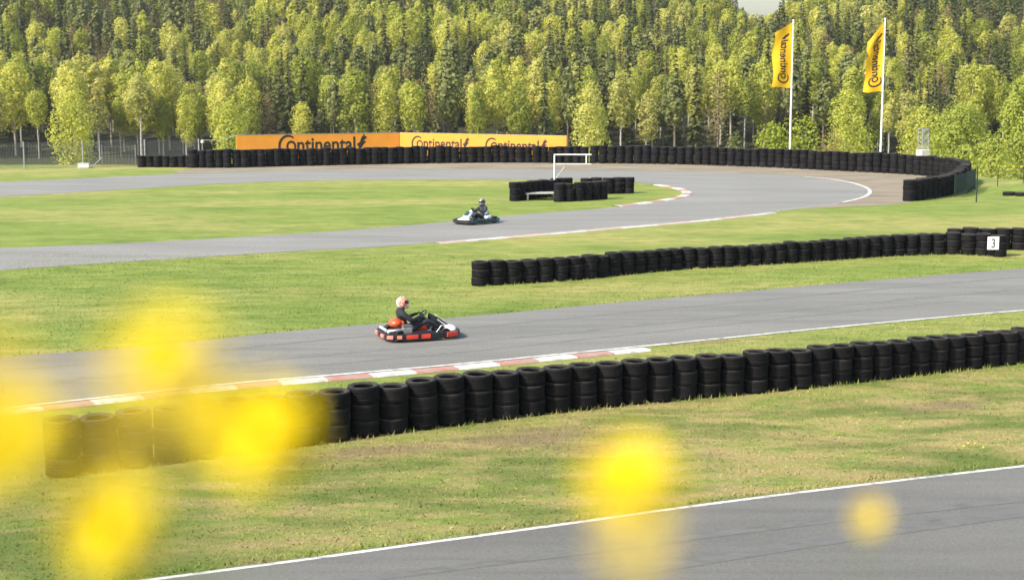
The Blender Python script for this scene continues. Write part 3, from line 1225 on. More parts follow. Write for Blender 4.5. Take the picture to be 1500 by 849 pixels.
def make_kart(loc, rz, label, scheme):
    m1, m2, nose, seat_m = scheme
    root = empty('racing_kart', loc, rz, label, 'kart', 'karts on the track')
    ring = kart_ring()
    dense = resample(ring + [ring[0]], 200)[:-1]
    sec = lambda o, z0, z1, t: [(o, z0), (o - t * .35, z0 - .012), (o - t, z0 + .02), (o - t, z1 - .02), (o - t * .35, z1 + .012), (o, z1)]
    flip = lambda sc: [(-u, w) for u, w in sc]
    MB().sweep(dense, flip(sec(.02, .065, .20, .09)), True).build('bumper', M['black_plastic'], root, True)
    # coloured inserts on the bumper
    def insert(pred, m, z0, z1, t=.012):
        run, runs = [], []
        for p in dense + dense[:2]:
            if pred(p):
                run.append(p)
            else:
                if len(run) > 3:
                    runs.append(run)
                run = []
        if len(run) > 3:
            runs.append(run)
        for r_ in runs:
            MB().sweep(r_, flip([(.018, z0), (.026 + t, z0 + .01), (.030 + t, (z0 + z1) / 2), (.026 + t, z1 - .01), (.018, z1)])).build('bumper_insert', m, root, True)
    for s in (-1, 1):
        side = lambda p, s=s: p.y * s > .45
        insert(lambda p: side(p) and -.50 < p.x < -.20, m1, .075, .185)
        insert(lambda p: side(p) and -.14 < p.x < .14, m1, .075, .185)
        insert(lambda p: p.y * s > .30 and .52 < p.x < .84, m1, .070, .195, .02)
        insert(lambda p: p.y * s > .50 and -.74 < p.x < -.58, m2, .085, .175, .03)
        insert(lambda p: p.y * s > .44 and -.92 < p.x < -.79, m2, .085, .175, .03)
    insert(lambda p: p.x < -.8 and .14 < abs(p.y) < .40 and p.y < 0, m2, .085, .175, .03)
    insert(lambda p: p.x < -.8 and .14 < abs(p.y) < .40 and p.y > 0, m2, .085, .175, .03)
    # chassis
    b = MB()
    for s in (-1, 1):
        b.tube([(-.80, .30 * s, .09), (-.2, .32 * s, .07), (.35, .30 * s, .07), (.80, .20 * s, .08)], .016, 8)
    for x in (-.72, -.25, .25, .72):
        b.tube([(x, -.31, .075), (x, .31, .075)], .015, 8)
    b.tube([(-.62, -.55, .13), (-.62, .55, .13)], .02, 8)
    b.tube([(.58, -.46, .13), (.58, .46, .13)], .018, 8)
    b.build('frame', M['steel'], root, True)
    MB().box((.28, 0, .052), (1.05, .54, .012)).build('floor_tray', M['dark_metal'], root)
    # wheels
    for x, y, w in ((-.62, .46, .19), (-.62, -.46, .19), (.58, .42, .13), (.58, -.42, .13)):
        wr = .138 if x < 0 else .128
        c = w / 2
        ty = MB().lathe([(.07, -c * .8), (wr * .85, -c), (wr * .97, -c * .8), (wr, -c * .5), (wr, c * .5), (wr * .97, c * .8), (wr * .85, c), (.07, c * .8)], 22, 'Y').build('wheel', M['rubber'], root, True)
        ty.location = (x, y, wr + .004)
        MB().lathe([(0, -c * .55), (.068, -c * .55), (.074, -c * .82), (.074, c * .82), (.068, c * .55), (0, c * .55)], 16, 'Y', closed=False).build('rim', M['steel'], ty, True)
    # seat: a bucket
    b = MB()
    prof_ = [(.10, .10), (-.02, .085), (-.16, .085), (-.30, .11), (-.38, .20), (-.43, .31), (-.455, .40), (-.46, .46)]
    nseg2 = 12
    vs, fs = [], []
    for i, (x, z) in enumerate(prof_):
        hw = .185 + (.02 if i > 3 else 0) - (.05 if i == len(prof_) - 1 else 0)
        for j in range(nseg2 + 1):
            u = -1 + 2 * j / nseg2
            lift = .17 * max(0, abs(u) - .45) / .55 if i < 5 else .05 * abs(u) ** 2
            fwd = .13 * abs(u) ** 2.2 if i >= 4 else 0
            vs.append((x - .10 + fwd, u * hw, z + lift * (1 if i < 5 else 0)))
    w_ = nseg2 + 1
    for i in range(len(prof_) - 1):
        for j in range(nseg2):
            fs.append((i * w_ + j, i * w_ + j + 1, (i + 1) * w_ + j + 1, (i + 1) * w_ + j))
    b.add(vs, fs)
    o = b.build('seat', seat_m, root, 'all')
    sm = o.modifiers.new('thick', 'SOLIDIFY')
    sm.thickness = .022
    # seat back cover, engine, tank, exhaust
    b = MB().ball((-.575, 0, .385), (.185, .225, .125), 18, 12)
    b.build('rear_cover', seat_m, root, True)
    b = MB()
    b.box((-.42, -.44, .26), (.24, .20, .17), bev=.02)
    for k in range(6):
        b.box((-.52 + k * .04, -.44, .375), (.014, .18, .05))
    b.build('engine', M['steel'], root)
    MB().tube([(-.40, -.50, .27), (-.60, -.52, .30), (-.82, -.44, .26), (-.90, -.28, .24)], [.028, .032, .05, .045], 10).build('exhaust', M['steel'], root, True)
    MB().box((-.30, .44, .25), (.30, .17, .15), bev=.03).build('side_tank', M['white_plastic'], root, True)
    MB().box((-.86, .0, .235), (.07, .86, .05), bev=.015).build('rear_rail', M['white_plastic'] if seat_m is M['orange_red'] else m1, root, True)
    # side pods
    for s in (-1, 1):
        b = MB()
        vs = []
        for x, hw, h in ((-.36, .09, .17), (-.30, .10, .23), (.0, .10, .235), (.28, .09, .22), (.36, .07, .15)):
            yc = .475 * s
            vs += [(x, yc - hw, .07), (x, yc + hw, .07), (x, yc + hw, h - .03), (x, yc + hw * .4, h), (x, yc - hw * .7, h - .01)]
        fs = [(i * 5 + j, i * 5 + (j + 1) % 5, (i + 1) * 5 + (j + 1) % 5, (i + 1) * 5 + j) for i in range(4) for j in range(5)] + [(0, 1, 2, 3, 4), (24, 23, 22, 21, 20)]
        b.add(vs, fs)
        b.build('side_pod', M['black_plastic'] if s < 0 else m1, root, True)
    # nose fairing
    b = MB()
    vs = []
    rows_ = [(.98, .34, .10, .20), (.90, .40, .10, .255), (.78, .38, .12, .285), (.66, .30, .14, .30)]
    for x, hw, z0, z1 in rows_:
        for j in range(9):
            u = -1 + j / 4
            vs.append((x - .10 * abs(u) ** 2, u * hw, z1 - (z1 - z0) * abs(u) ** 3 * .75))
    b.add(vs, [(i * 9 + j, i * 9 + j + 1, (i + 1) * 9 + j + 1, (i + 1) * 9 + j) for i in range(3) for j in range(8)])
    o = b.build('nose_fairing', nose, root, 'all')
    o.modifiers.new('thick', 'SOLIDIFY').thickness = .02
    # front panel that slopes from the nose up to the steering wheel
    b = MB()
    vs = []
    rows_ = [(.80, .17, .27), (.64, .155, .37), (.46, .15, .49), (.30, .13, .585), (.27, .11, .595)]
    for x, hw, z in rows_:
        for j in range(7):
            u = -1 + j / 3
            vs.append((x, u * hw, z - (.06 + .10 * (x < .7)) * abs(u) ** 2.2))
    b.add(vs, [(i * 7 + j, i * 7 + j + 1, (i + 1) * 7 + j + 1, (i + 1) * 7 + j) for i in range(4) for j in range(6)])
    o = b.build('front_panel', M['black_plastic'] if seat_m is M['orange_red'] else nose, root, 'all')
    o.modifiers.new('thick', 'SOLIDIFY').thickness = .015
    b = MB().box((.555, 0, .462), (.26, .16, .008), Matrix.Rotation(R(34), 3, 'Y'))
    b.build('panel_sticker', M['white_plastic'] if seat_m is M['orange_red'] else m1, root)
    b = MB()
    for s in (-1, 1):
        b.tube([(.82, .16 * s, .12), (.70, .17 * s, .25), (.45, .16 * s, .44)], .014, 8)
        b.tube([(.34, .28 * s, .09), (.52, .24 * s, .30), (.74, .19 * s, .24)], .013, 8)
    b.build('panel_stay', M['white_metal'], root, True)
    for s in (-1, 1):
        MB().box((.70, .15 * s, .20), (.035, .07, .13), Matrix.Rotation(R(-20), 3, 'Y'), bev=.008).build('pedal', M['steel'], root)
    # steering wheel
    sw = empty('steering', (.10, 0, .545))
    sw.parent = root
    sw.rotation_euler = (0, R(-52), 0)
    n = 26
    mbw = MB().tube([(.155 * math.cos(2 * PI * i / n), .155 * math.sin(2 * PI * i / n), 0) for i in range(n)], .017, 8, closed=True)
    for a in (0, 120, 240):
        mbw.tube([(0, 0, 0), (.15 * math.cos(R(a)), .15 * math.sin(R(a)), 0)], .012, 6)
    mbw.ball((0, 0, 0), (.04, .04, .02))
    mbw.build('steering_wheel', M['black_plastic'], sw, True)
    MB().tube([(0, 0, 0), (0, 0, -.50)], .012, 8).build('steering_column', M['steel'], sw, True)
    return root


# ------------------------------------------------------------------ drivers
def skin_body(name, joints, bones, mats, parent, sub=2):
    me = bpy.data.meshes.new(name)
    keys = list(joints)
    bm = bmesh.new()
    sk = bm.verts.layers.skin.verify()
    vv = {}
    for k in keys:
        (x, y, z), r_ = joints[k][:3], joints[k][3]
        v = bm.verts.new((x, y, z))
        rr = r_ if hasattr(r_, '__len__') else (r_, r_)
        v[sk].radius = rr
        vv[k] = v
    bm.verts.ensure_lookup_table()
    vv[keys[0]][sk].use_root = True
    for a, b in bones:
        bm.edges.new((vv[a], vv[b]))
    bm.to_mesh(me)
    bm.free()
    me.materials.append(mats)
    o = obj(name, me, parent)
    o.modifiers.new('skin', 'SKIN').use_smooth_shade = True
    s = o.modifiers.new('sub', 'SUBSURF')
    s.levels = s.render_levels = sub
    dg = bpy.context.evaluated_depsgraph_get()
    me2 = bpy.data.meshes.new_from_object(o.evaluated_get(dg))
    o.modifiers.clear()
    o.data = me2
    me2.name = name
    return o


def J(x, y, z, r_):
    return (x, y, z, r_)


def make_driver(loc, rz, label, clothes, helmet_m, lean=0.0):
    root = empty('person', loc, rz, label, 'person', 'kart drivers')
    jt = {'pelvis': ((-.33, 0, .22), (.15, .12)), 'waist': ((-.40, 0, .36), (.13, .11)), 'chest': ((-.45, 0, .54), (.155, .125)),
          'collar': ((-.45, 0, .67), (.12, .10)), 'neck': ((-.435, 0, .74), .072), 'head': ((-.42, 0, .84), (.085, .085)), 'crown': ((-.415, 0, .92), (.07, .07))}
    bones = [('pelvis', 'waist'), ('waist', 'chest'), ('chest', 'collar'), ('collar', 'neck'), ('neck', 'head'), ('head', 'crown')]
    for s, n in ((1, 'l'), (-1, 'r')):
        jt.update({'sh' + n: ((-.45, .20 * s, .63), .085), 'el' + n: ((-.24, .285 * s, .46), .064), 'wr' + n: ((.0, .185 * s, .555), .038),
                   'pa' + n: ((.055, .165 * s, .575), (.036, .024)),
                   'hi' + n: ((-.26, .11 * s, .21), .095), 'kn' + n: ((.16, .20 * s, .43), .070), 'sn' + n: ((.38, .175 * s, .30), .058), 'an' + n: ((.60, .145 * s, .17), .044),
                   'he' + n: ((.645, .145 * s, .135), .044), 'to' + n: ((.70, .15 * s, .275), (.040, .028))})
        bones += [('collar', 'sh' + n), ('sh' + n, 'el' + n), ('el' + n, 'wr' + n), ('wr' + n, 'pa' + n),
                  ('pelvis', 'hi' + n), ('hi' + n, 'kn' + n), ('kn' + n, 'sn' + n), ('sn' + n, 'an' + n), ('an' + n, 'he' + n), ('he' + n, 'to' + n)]
    jj = {k: (v[0][0], v[0][1], v[0][2], v[1]) for k, v in jt.items()}
    me_j = {k: ((v[0], v[1], v[2]), v[3]) for k, v in jj.items()}
    me = bpy.data.meshes.new('body')
    bm = bmesh.new()
    sk = bm.verts.layers.skin.verify()
    vv = {}
    for k, (co, r_) in me_j.items():
        v = bm.verts.new(co)
        v[sk].radius = r_ if hasattr(r_, '__len__') else (r_, r_)
        v[sk].use_root = (k == 'pelvis')
        vv[k] = v
    for a, b in bones:
        bm.edges.new((vv[a], vv[b]))
    bm.to_mesh(me)
    bm.free()
    for m_ in clothes:
        me.materials.append(m_)
    o = obj('body', me, root)
    o.modifiers.new('skin', 'SKIN').use_smooth_shade = True
    sm = o.modifiers.new('sub', 'SUBSURF')
    sm.levels = sm.render_levels = 2
    dg = bpy.context.evaluated_depsgraph_get()
    me2 = bpy.data.meshes.new_from_object(o.evaluated_get(dg))
    o.modifiers.clear()
    o.data = me2
    # jacket, trousers, gloves, shoes, skin by region of the one surface
    while len(me2.materials) < 5:
        me2.materials.append(clothes[len(me2.materials)])
    for p in me2.polygons:
        c = p.center
        mi = 0
        if c.x > -.34 and c.z < .34 + max(0, c.x) * .35 and not (c.z > .40 and c.x < .1):
            mi = 1
        if c.x > .02 and abs(c.y) < .25 and c.z < .50:
            mi = 1
        if abs(c.y) > .11 and c.x > -.02 and c.z > .515:
            mi = 2
        if c.x > .585:
            mi = 3
        if c.z > .80:
            mi = 4
        p.material_index = mi
        p.use_smooth = True
    # fingers curl round the wheel rim
    for s in (1, -1):
        for k, (ln, off) in enumerate(((.050, .030), (.058, .010), (.054, -.010), (.042, -.028))):
            px, py, pz = .062, .162 * s, .578
            t = Vector((.50, 0, -.62)).normalized()       # down the rim plane
            o_ = Vector((px, py, pz)) - t * off
            b = MB().tube([o_, o_ + Vector((ln * .45, -.006 * s, ln * .25)), o_ + Vector((ln * .75, -.024 * s, -.006)), o_ + Vector((ln * .42, -.036 * s, -.030))], [.0095, .009, .0085, .007], 6)
            b.build('finger', clothes[2], root, True)
        b = MB().tube([(.045, .155 * s, .59), (.055, .13 * s, .60), (.085, .125 * s, .585)], [.011, .010, .008], 6)
        b.build('thumb', clothes[2], root, True)
    # helmet
    hc = Vector((-.405, 0, .885))
    h = MB()
    rot = Matrix.Rotation(R(8 + lean), 3, 'Y')
    h.ball(hc, (.158, .132, .150), 24, 16, rot=rot)
    h.ball(hc + Vector((.075, 0, -.085)), (.098, .100, .075), 16, 10)
    hel = h.build('helmet', helmet_m, root, True)
    v = MB()
    vs = []
    for i in range(7):
        th = R(62 + 30 * i / 6)
        for j in range(15):
            a = R(-82 + 164 * j / 14)
            q = Vector((.164 * math.sin(th) * math.cos(a), .138 * math.sin(th) * math.sin(a), .156 * math.cos(th)))
            vs.append(hc + rot @ q)
    v.add(vs, [(i * 15 + j, i * 15 + j + 1, (i + 1) * 15 + j + 1, (i + 1) * 15 + j) for i in range(6) for j in range(14)])
    v.build('visor', M['visor'], hel, 'all')
    return root


def heading(path, p):
    i = min(range(1, len(path) - 1), key=lambda k: (path[k] - p).length)
    t = path[i + 1] - path[i - 1]
    return math.atan2(t.y, t.x)


k1p = g(613, 494)
a1 = heading(near_up, k1p) - R(6)
k1p.z = .012
make_kart(k1p, a1, 'red and black kart heading right on the near track', (M['red_plastic'], plain('pale_red_roller', (.66, .22, .18), .4), M['white_plastic'], M['orange_red']))
make_driver(k1p, a1, 'person in dark jacket and pink and white helmet steering the red kart', [M['jacket'], M['trousers'], M['glove'], M['shoe'], M['skin']], M['helmet_pink'])
k2p = g(697, 327)
k2p.z = .012
a2 = heading(inner, k2p) + R(2)
make_kart(k2p, a2, 'teal and white kart heading left on the far track', (plain('dark_teal', (.012, .055, .058), .45), M['teal_plastic'], M['white_plastic'], M['blue_grey']))
make_driver(k2p, a2, 'person in dark grey overall and grey helmet steering the teal kart', [M['overall'], M['trousers'], M['glove'], M['shoe'], M['skin']], M['helmet_grey'], 4)

# ------------------------------------------------------------------ trees
def quads_cloud(cent, size, out=None, stretch=1.0, seed=0):
    """small leaf faces around the given centres"""
    q = np.random.default_rng(seed)
    n = len(cent)
    nn = q.normal(size=(n, 3)) * .55 + (out if out is not None else 0)
    nn /= np.linalg.norm(nn, axis=1)[:, None]
    a = np.cross(nn, q.normal(size=(n, 3)))
    a /= np.linalg.norm(a, axis=1)[:, None] + 1e-9
    b = np.cross(nn, a)
    s = size * q.uniform(.6, 1.35, n)[:, None]
    a, b = a * s * stretch, b * s
    v = np.stack([cent - a * .5, cent + b * .42, cent + a * .5, cent - b * .42], 1).reshape(-1, 3)
    f = np.arange(4 * n).reshape(n, 4)
    return v, f


def birch_crown(h, seed, wid=1.0, base=.24, leaf=.40, n=2000, slim=.5, nc=20):
    """leaf faces on the outside of leafy clumps that hang round the limbs"""
    q = np.random.default_rng(seed)
    R0 = h * .158 * wid
    cl = []
    for i in range(nc):
        t = (i + q.uniform(.1, .9)) / nc
        z = h * (base + (.95 - base) * t)
        env = R0 * max(.05, 1 - abs((t - .46) / .60) ** 2.4) ** slim
        a = i * 2.4 + q.uniform(-.6, .6)
        cr = env * q.uniform(.30, .66) + .10 * R0
        rr = max(0, env - cr * .8) * q.uniform(.6, 1.45)
        cl.append((rr * math.cos(a), rr * math.sin(a), z, cr))
    cl.append((0, 0, h * .91, R0 * .34))
    cl.append((q.uniform(-.1, .1) * R0, q.uniform(-.1, .1) * R0, h * .985, R0 * .2))
    cl = np.array(cl)
    w = cl[:, 3] ** 2
    pick = q.choice(len(cl), n, p=w / w.sum())
    d = q.normal(size=(n, 3))
    d[:, 2] += .25
    d /= np.linalg.norm(d, axis=1)[:, None]
    rad = (q.uniform(.45, 1, n) ** .4)[:, None] * cl[pick, 3][:, None] * q.uniform(.85, 1.12, n)[:, None]
    dd = d * rad
    dd[:, 2] *= 1.25
    c = cl[pick, :3] + dd
    axis = c.copy()
    axis[:, 2] = (axis[:, 2] - h * (.5 + base / 2)) * .4
    axis /= np.linalg.norm(axis, axis=1)[:, None] + 1e-9
    return quads_cloud(c, leaf, d * .8 + axis * .7, seed=seed) + (cl,)


def spruce_crown(h, seed, wid=1.0, base=.06, leaf=.58, levels=26, per=11, fill=5):
    q = np.random.default_rng(seed)
    cen, dirs = [], []
    for i in range(levels):
        t = i / (levels - 1)
        z = h * (base + (.97 - base) * t)
        Rr = h * .145 * wid * (1 - t) ** .9 + .10
        for k in range(max(4, int(per * (1 - t * .5)))):
            a = q.uniform(0, 2 * PI)
            rl = Rr * q.uniform(.62, 1.12)
            for j in range(fill):
                u = (j + .8) / fill
                r_ = rl * u
                if r_ < .05:
                    continue
                cen.append((r_ * math.cos(a), r_ * math.sin(a), z - .30 * rl * u ** 1.4 + q.normal(0, .08)))
                dirs.append((math.cos(a), math.sin(a), -.45))
    cen, dirs = np.array(cen), np.array(dirs)
    n = len(cen)
    dirs += q.normal(0, .28, (n, 3))
    dirs /= np.linalg.norm(dirs, axis=1)[:, None]
    outw = cen * np.array([1, 1, 0])
    outw /= np.linalg.norm(outw, axis=1)[:, None] + 1e-9
    sd = np.cross(dirs, q.normal(size=(n, 3)) * .35 + np.array([0, 0, .8]) + outw * .75)
    sd /= np.linalg.norm(sd, axis=1)[:, None] + 1e-9
    s = leaf * q.uniform(.65, 1.3, n)[:, None] * (.45 + .55 * (1 - cen[:, 2:3] / h))
    v = np.stack([cen - dirs * s * .6, cen + sd * s * .42, cen + dirs * s * .75, cen - sd * s * .42], 1).reshape(-1, 3)
    f = np.arange(4 * n).reshape(n, 4)
    # leading shoot
    return v, f, None


def trunk_mb(h, r_, seed, cl=None, lean=.02, limbs=10):
    q = random.Random(seed)
    b = MB()
    pts, rs = [], []
    for i in range(8):
        t = i / 7
        pts.append((q.uniform(-1, 1) * lean * h * t * .5, q.uniform(-1, 1) * lean * h * t * .5, h * .96 * t - .15))
        rs.append(r_ * (1 - t) ** .8 + .015)
    b.tube(pts, rs, 7)
    if cl is not None:
        for c in cl[:limbs]:
            z0 = max(h * .15, c[2] - h * .12)
            b.tube([(0, 0, z0), (c[0] * .5, c[1] * .5, (z0 + c[2]) / 2), (c[0] * .9, c[1] * .9, c[2])], [r_ * .35, r_ * .22, .012], 5)
    return b


PROTO = {}


def proto(kind, crown, trunk_mesh, leafm):
    v, f = crown[:2]
    me = np_mesh(kind + '_crown', v, f, leafm)
    PROTO.setdefault(kind, []).append((trunk_mesh, me, v, f))


for s in range(11):
    q_ = random.Random(900 + s)
    h = 11.6
    c = birch_crown(h, 100 + s, wid=q_.uniform(.74, 1.22), base=q_.uniform(.24, .58), leaf=.31, n=2600, slim=q_.uniform(.42, .75), nc=q_.randint(14, 26))
    proto('birch_tree', c, trunk_mb(h, .12, s, c[2]).mesh('trunk', M['birch_bark'], True), M['birch_leaf'])
for s in range(8):
    q_ = random.Random(950 + s)
    h = 12.5
    c = spruce_crown(h, 200 + s, wid=q_.uniform(.54, .90), base=q_.uniform(.03, .18), levels=q_.randint(20, 28), per=q_.randint(9, 12))
    proto('spruce_tree', c, trunk_mb(h, .15, 30 + s).mesh('trunk', M['conifer_bark'], True), M['spruce_leaf'])
for s in range(3):
    h = 12.0
    c = birch_crown(h, 300 + s, wid=(.68, .8, .74)[s], base=(.42, .36, .48)[s], leaf=.46, n=1500, slim=.6)
    proto('pine_tree', c, trunk_mb(h, .15, 50 + s, c[2]).mesh('trunk', M['conifer_bark'], True), M['pine_leaf'])
for s in range(2):
    h = 11.0
    c = birch_crown(h, 400 + s, wid=.9, base=.22, leaf=.24, n=1100)
    proto('budding_tree', c, trunk_mb(h, .11, 60 + s, c[2], limbs=24).mesh('trunk', M['conifer_bark'], True), M['bud_leaf'])

# where trees stand on the far slope
spots_ = []
cells = {}
tries = 0
sp = 3.5
while tries < 46000:
    tries += 1
    y = 216 + (rng.uniform() ** .85) * 268
    x = rng.uniform(-1, 1) * (y * .385 + 6)
    d0 = sp * (.86 + .5 * (y - 216) / 260)
    key = (int(x // 7), int(y // 7))
    ok = True
    for i in (-1, 0, 1):
        for j in (-1, 0, 1):
            for (a, b) in cells.get((key[0] + i, key[1] + j), ()):
                if (a - x) ** 2 + (b - y) ** 2 < d0 * d0:
                    ok = False
                    break
    if ok:
        cells.setdefault(key, []).append((x, y))
        spots_.append((x, y))
spots_.sort(key=lambda p: p[1])


def vnoise(x, y, s, seed):
    r_ = random.Random(seed)
    ph = [r_.uniform(0, 6.28) for _ in range(6)]
    return (math.sin(x / s + ph[0] + 1.3 * math.sin(y / s * .7 + ph[1])) + math.sin(y / s * 1.3 + ph[2] + math.sin(x / s * .6 + ph[3])) + .6 * math.sin((x + y) / s * 2.1 + ph[4])) / 2.6


KIND_ADJ = {'birch_tree': 'birch', 'spruce_tree': 'spruce', 'pine_tree': 'pine', 'budding_tree': 'brown budding tree'}
inds, rest = [], []
count = {}
for (x, y) in spots_:
    px, py = proj((x, y, H(x, y) + 6))
    depth = (y - 216) / 268
    nz = vnoise(x, y, 17, 5) + .5 * vnoise(x, y, 7, 9)
    pb = .52 + .44 * nz - .25 * depth + (.06 if depth < .25 else 0)
    if px > 1330:
        pb -= .24
    if px < 330 and depth > .35:
        pb -= .10
    u = rng.uniform()
    v = rng.uniform()
    if u < pb:
        kind = 'birch_tree'
    elif v < .62 or (px > 1300 and v < .9):
        kind = 'spruce_tree'
    elif v < .90:
        kind = 'pine_tree'
    else:
        kind = 'budding_tree'
    sc = rng.uniform(.60, 1.06) * (1.0 if depth > .06 else 1.16)
    if kind == 'spruce_tree':
        sc *= rng.uniform(1.0, 1.34)
    item = (kind, x, y, sc, int(rng.integers(0, 97)), px, py)
    top = proj((x, y, H(x, y) + 10.5 * sc))
    if -10 < px < 1510 and top[1] > -25 and count.get(kind, 0) < 290:
        count[kind] = count.get(kind, 0) + 1
        inds.append(item)
    else:
        rest.append(item)

MARKS = [(60, 'over the left fence end'), (200, 'over the white fence box'), (345, 'over the lower tyre stacks'),
         (465, "over the left hoarding's left half"), (585, "over the left hoarding's right half"), (705, "over the right hoarding's first word"),
         (830, "over the right hoarding's second word"), (930, 'over the white rail frame'), (1030, 'between hoarding and left flag'),
         (1128, 'just left of left flag'), (1165, 'behind the left flag'), (1265, 'between the two flags'), (1300, 'behind the right flag'),
         (1400, 'over the hooked tyre wall'), (1600, 'over the far right turf')]


def mark(px):
    for lim, t in MARKS:
        if px < lim:
            return t
    return MARKS[-1][1]


def tier(y):
    return 'at the wood edge' if y < 232 else 'low on the slope' if y < 256 else 'halfway up' if y < 290 else 'high on the slope'


buckets = {}
for it in inds:
    buckets.setdefault((it[0], tier(it[2]), mark(it[5])), []).append(it)
labels = {}
for (kind, tr, mk), its in buckets.items():
    its.sort(key=lambda i: i[5])
    for n_, it in enumerate(its):
        nm = KIND_ADJ[kind]
        if len(its) == 1:
            labels[id(it)] = f'only {nm} {tr} {mk}'
        else:
            labels[id(it)] = f'{ordinal(n_ + 1)} {nm} from left {tr} {mk}'
GRP = {'birch_tree': 'pale green birches of the wood', 'spruce_tree': 'dark spruces of the wood', 'pine_tree': 'grey green pines of the wood', 'budding_tree': 'brown budding trees of the wood'}


def plant_tree(kind, mesh_pair, loc, rz, sc, label, cat, group, wsc=1.0):
    root = empty(kind, loc, rz, label, cat, group)
    root.scale = (sc * wsc, sc * wsc, sc)
    obj('trunk', mesh_pair[0], root)
    obj('crown', mesh_pair[1], root)
    return root


for it in inds:
    kind, x, y, sc, k, px, py = it
    ps = PROTO[kind]
    plant_tree(kind, ps[k % len(ps)], (x, y, H(x, y) - .1), k * .73, sc, labels[id(it)], 'tree', GRP[kind], .84 + .037 * (k % 10))

# the trees behind, one mass
V, Fc, MI, T = [], [], [], []
off = 0
mats_f = [M['birch_leaf'], M['spruce_leaf'], M['pine_leaf'], M['bud_leaf'], M['conifer_bark']]
mid_ = {'birch_tree': 0, 'spruce_tree': 1, 'pine_tree': 2, 'budding_tree': 3}
for (kind, x, y, sc, k, px, py) in rest:
    ps = PROTO[kind][k % len(PROTO[kind])]
    v, f = ps[2], ps[3]
    keep = 2 if y > 300 else 1
    vv = v.reshape(-1, 4, 3)[(k % keep)::keep]
    cen = vv.mean(1, keepdims=True)
    vv = (cen + (vv - cen) * (1.3 if keep == 2 else 1)).reshape(-1, 3)
    a = k * .73
    ca, sa = math.cos(a) * sc, math.sin(a) * sc
    w = np.stack([vv[:, 0] * ca - vv[:, 1] * sa + x, vv[:, 0] * sa + vv[:, 1] * ca + y, vv[:, 2] * sc + H(x, y) - .1], 1)
    V.append(w)
    n = len(w) // 4
    Fc.append(np.arange(len(w)).reshape(-1, 4) + off)
    MI.append(np.full(n, mid_[kind]))
    T.append(np.full(len(w), (k * .37) % 1))
    off += len(w)
    # trunk as a slim four-sided post
    hh = 9.5 * sc
    z0 = H(x, y) - .2
    r_ = .13
    tv = np.array([[x + dx * q, y + dy * q, z] for z, q in ((z0, r_), (z0 + hh, .02)) for dx, dy in ((-1, -1), (1, -1), (1, 1), (-1, 1))])
    V.append(tv)
    Fc.append(np.array([[0, 1, 5, 4], [1, 2, 6, 5], [2, 3, 7, 6], [3, 0, 4, 7]]) + off)
    MI.append(np.full(4, 4))
    T.append(np.zeros(8))
    off += 8
me = np_mesh('forest', np.concatenate(V), np.concatenate(Fc), mats_f, np.concatenate(MI))
ta = me.attributes.new('tint', 'FLOAT', 'POINT')
ta.data.foreach_set('value', np.concatenate(T).astype(np.float32))
tag(obj('forest', me), kind='stuff')

# single trees and bushes on the low ground between the circuit and the wood
def broadleaf(kind, h, wid, base, seed, leafm, n, leaf, slim=.5):
    c = birch_crown(h, seed, wid, base, leaf, n, slim)
    t = trunk_mb(h, .012 * h, seed, c[2], limbs=16).mesh('trunk', M['conifer_bark'], True)
    return t, np_mesh(kind + '_crown', c[0], c[1], leafm)


def place(px, py_top, py_base, y, kind, wid, base, seed, leafm, label, cat, group=None, n=2200, leaf=.34, slim=.5):
    zt = at(px, py_top, y).z
    xx = at(px, (py_top + py_base) / 2, y).x
    zb = H(xx, y)
    h = zt - zb
    plant_tree(kind, broadleaf(kind, h, wid, base, seed, leafm, n, leaf, slim), (xx, y, zb - .1), seed, 1.0, label, cat, group)


YT = 'yellow green trees right of the bend'
place(1408, 158, 235, 160, 'young_tree', 2.1, .06, 501, M['yellow_leaf'], 'broad yellow green tree right behind the hooked tyre wall', 'tree', YT, 9000, .25)
place(1500, 100, 250, 150, 'young_tree', 1.15, .05, 502, M['yellow_leaf'], 'tall yellow green tree at the right edge of the photo', 'tree', YT, 9000, .25)
place(1452, 200, 262, 128, 'young_tree', 1.9, .04, 503, M['yellow_leaf'], 'small golden green tree between the two large yellow green trees', 'tree', YT, 4500, .19)
place(1352, 158, 220, 176, 'young_tree', 2.0, .08, 504, M['birch_leaf'], 'green tree behind the lattice mast', 'tree', YT, 4800, .25)
place(1478, 238, 275, 112, 'bush', 2.6, .02, 505, M['bush_leaf'], 'low yellow bush on the slope beyond the strand fence', 'bush', YT, 1500, .2)
BU = 'bushes behind the far tyre wall'
place(1135, 186, 222, 140, 'bush', 2.6, .02, 511, M['bush_leaf'], 'bright yellow green bush left of the left flagpole', 'bush', BU, 1800, .26)
place(1182, 178, 222, 143, 'bush', 2.6, .02, 512, M['bush_leaf'], 'large bright yellow green bush right of the left flagpole', 'bush', BU, 2200, .26)
place(1222, 200, 222, 136, 'bush', 2.4, .02, 513, M['bud_leaf'], 'small brownish bush between the flagpoles', 'bush', BU, 1200, .2)
place(1268, 190, 222, 138, 'bush', 1.8, .02, 514, M['bush_leaf'], 'small green bush just left of the right flagpole', 'bush', BU, 1200, .2)
place(1245, 207, 222, 130, 'bush', 3.4, .02, 515, M['bush_leaf'], 'lowest bush peeping over the tyres between the flagpoles', 'bush', BU, 1000, .18)
place(1078, 192, 218, 146, 'spruce_sapling', 1.5, .04, 516, M['spruce_leaf'], 'little dark spruce left of the bright bush', 'tree', BU, 1200, .22, .8)
place(1244, 132, 218, 178, 'young_tree', 1.5, .08, 517, M['birch_leaf'], 'rounded yellow green tree just left of the right flagpole', 'tree', YT, 4800, .25)
place(338, 148, 222, 175, 'young_tree', 1.5, .14, 518, M['birch_leaf'], 'pale green tree at the left end of the orange hoarding', 'tree', YT, 4600, .25)
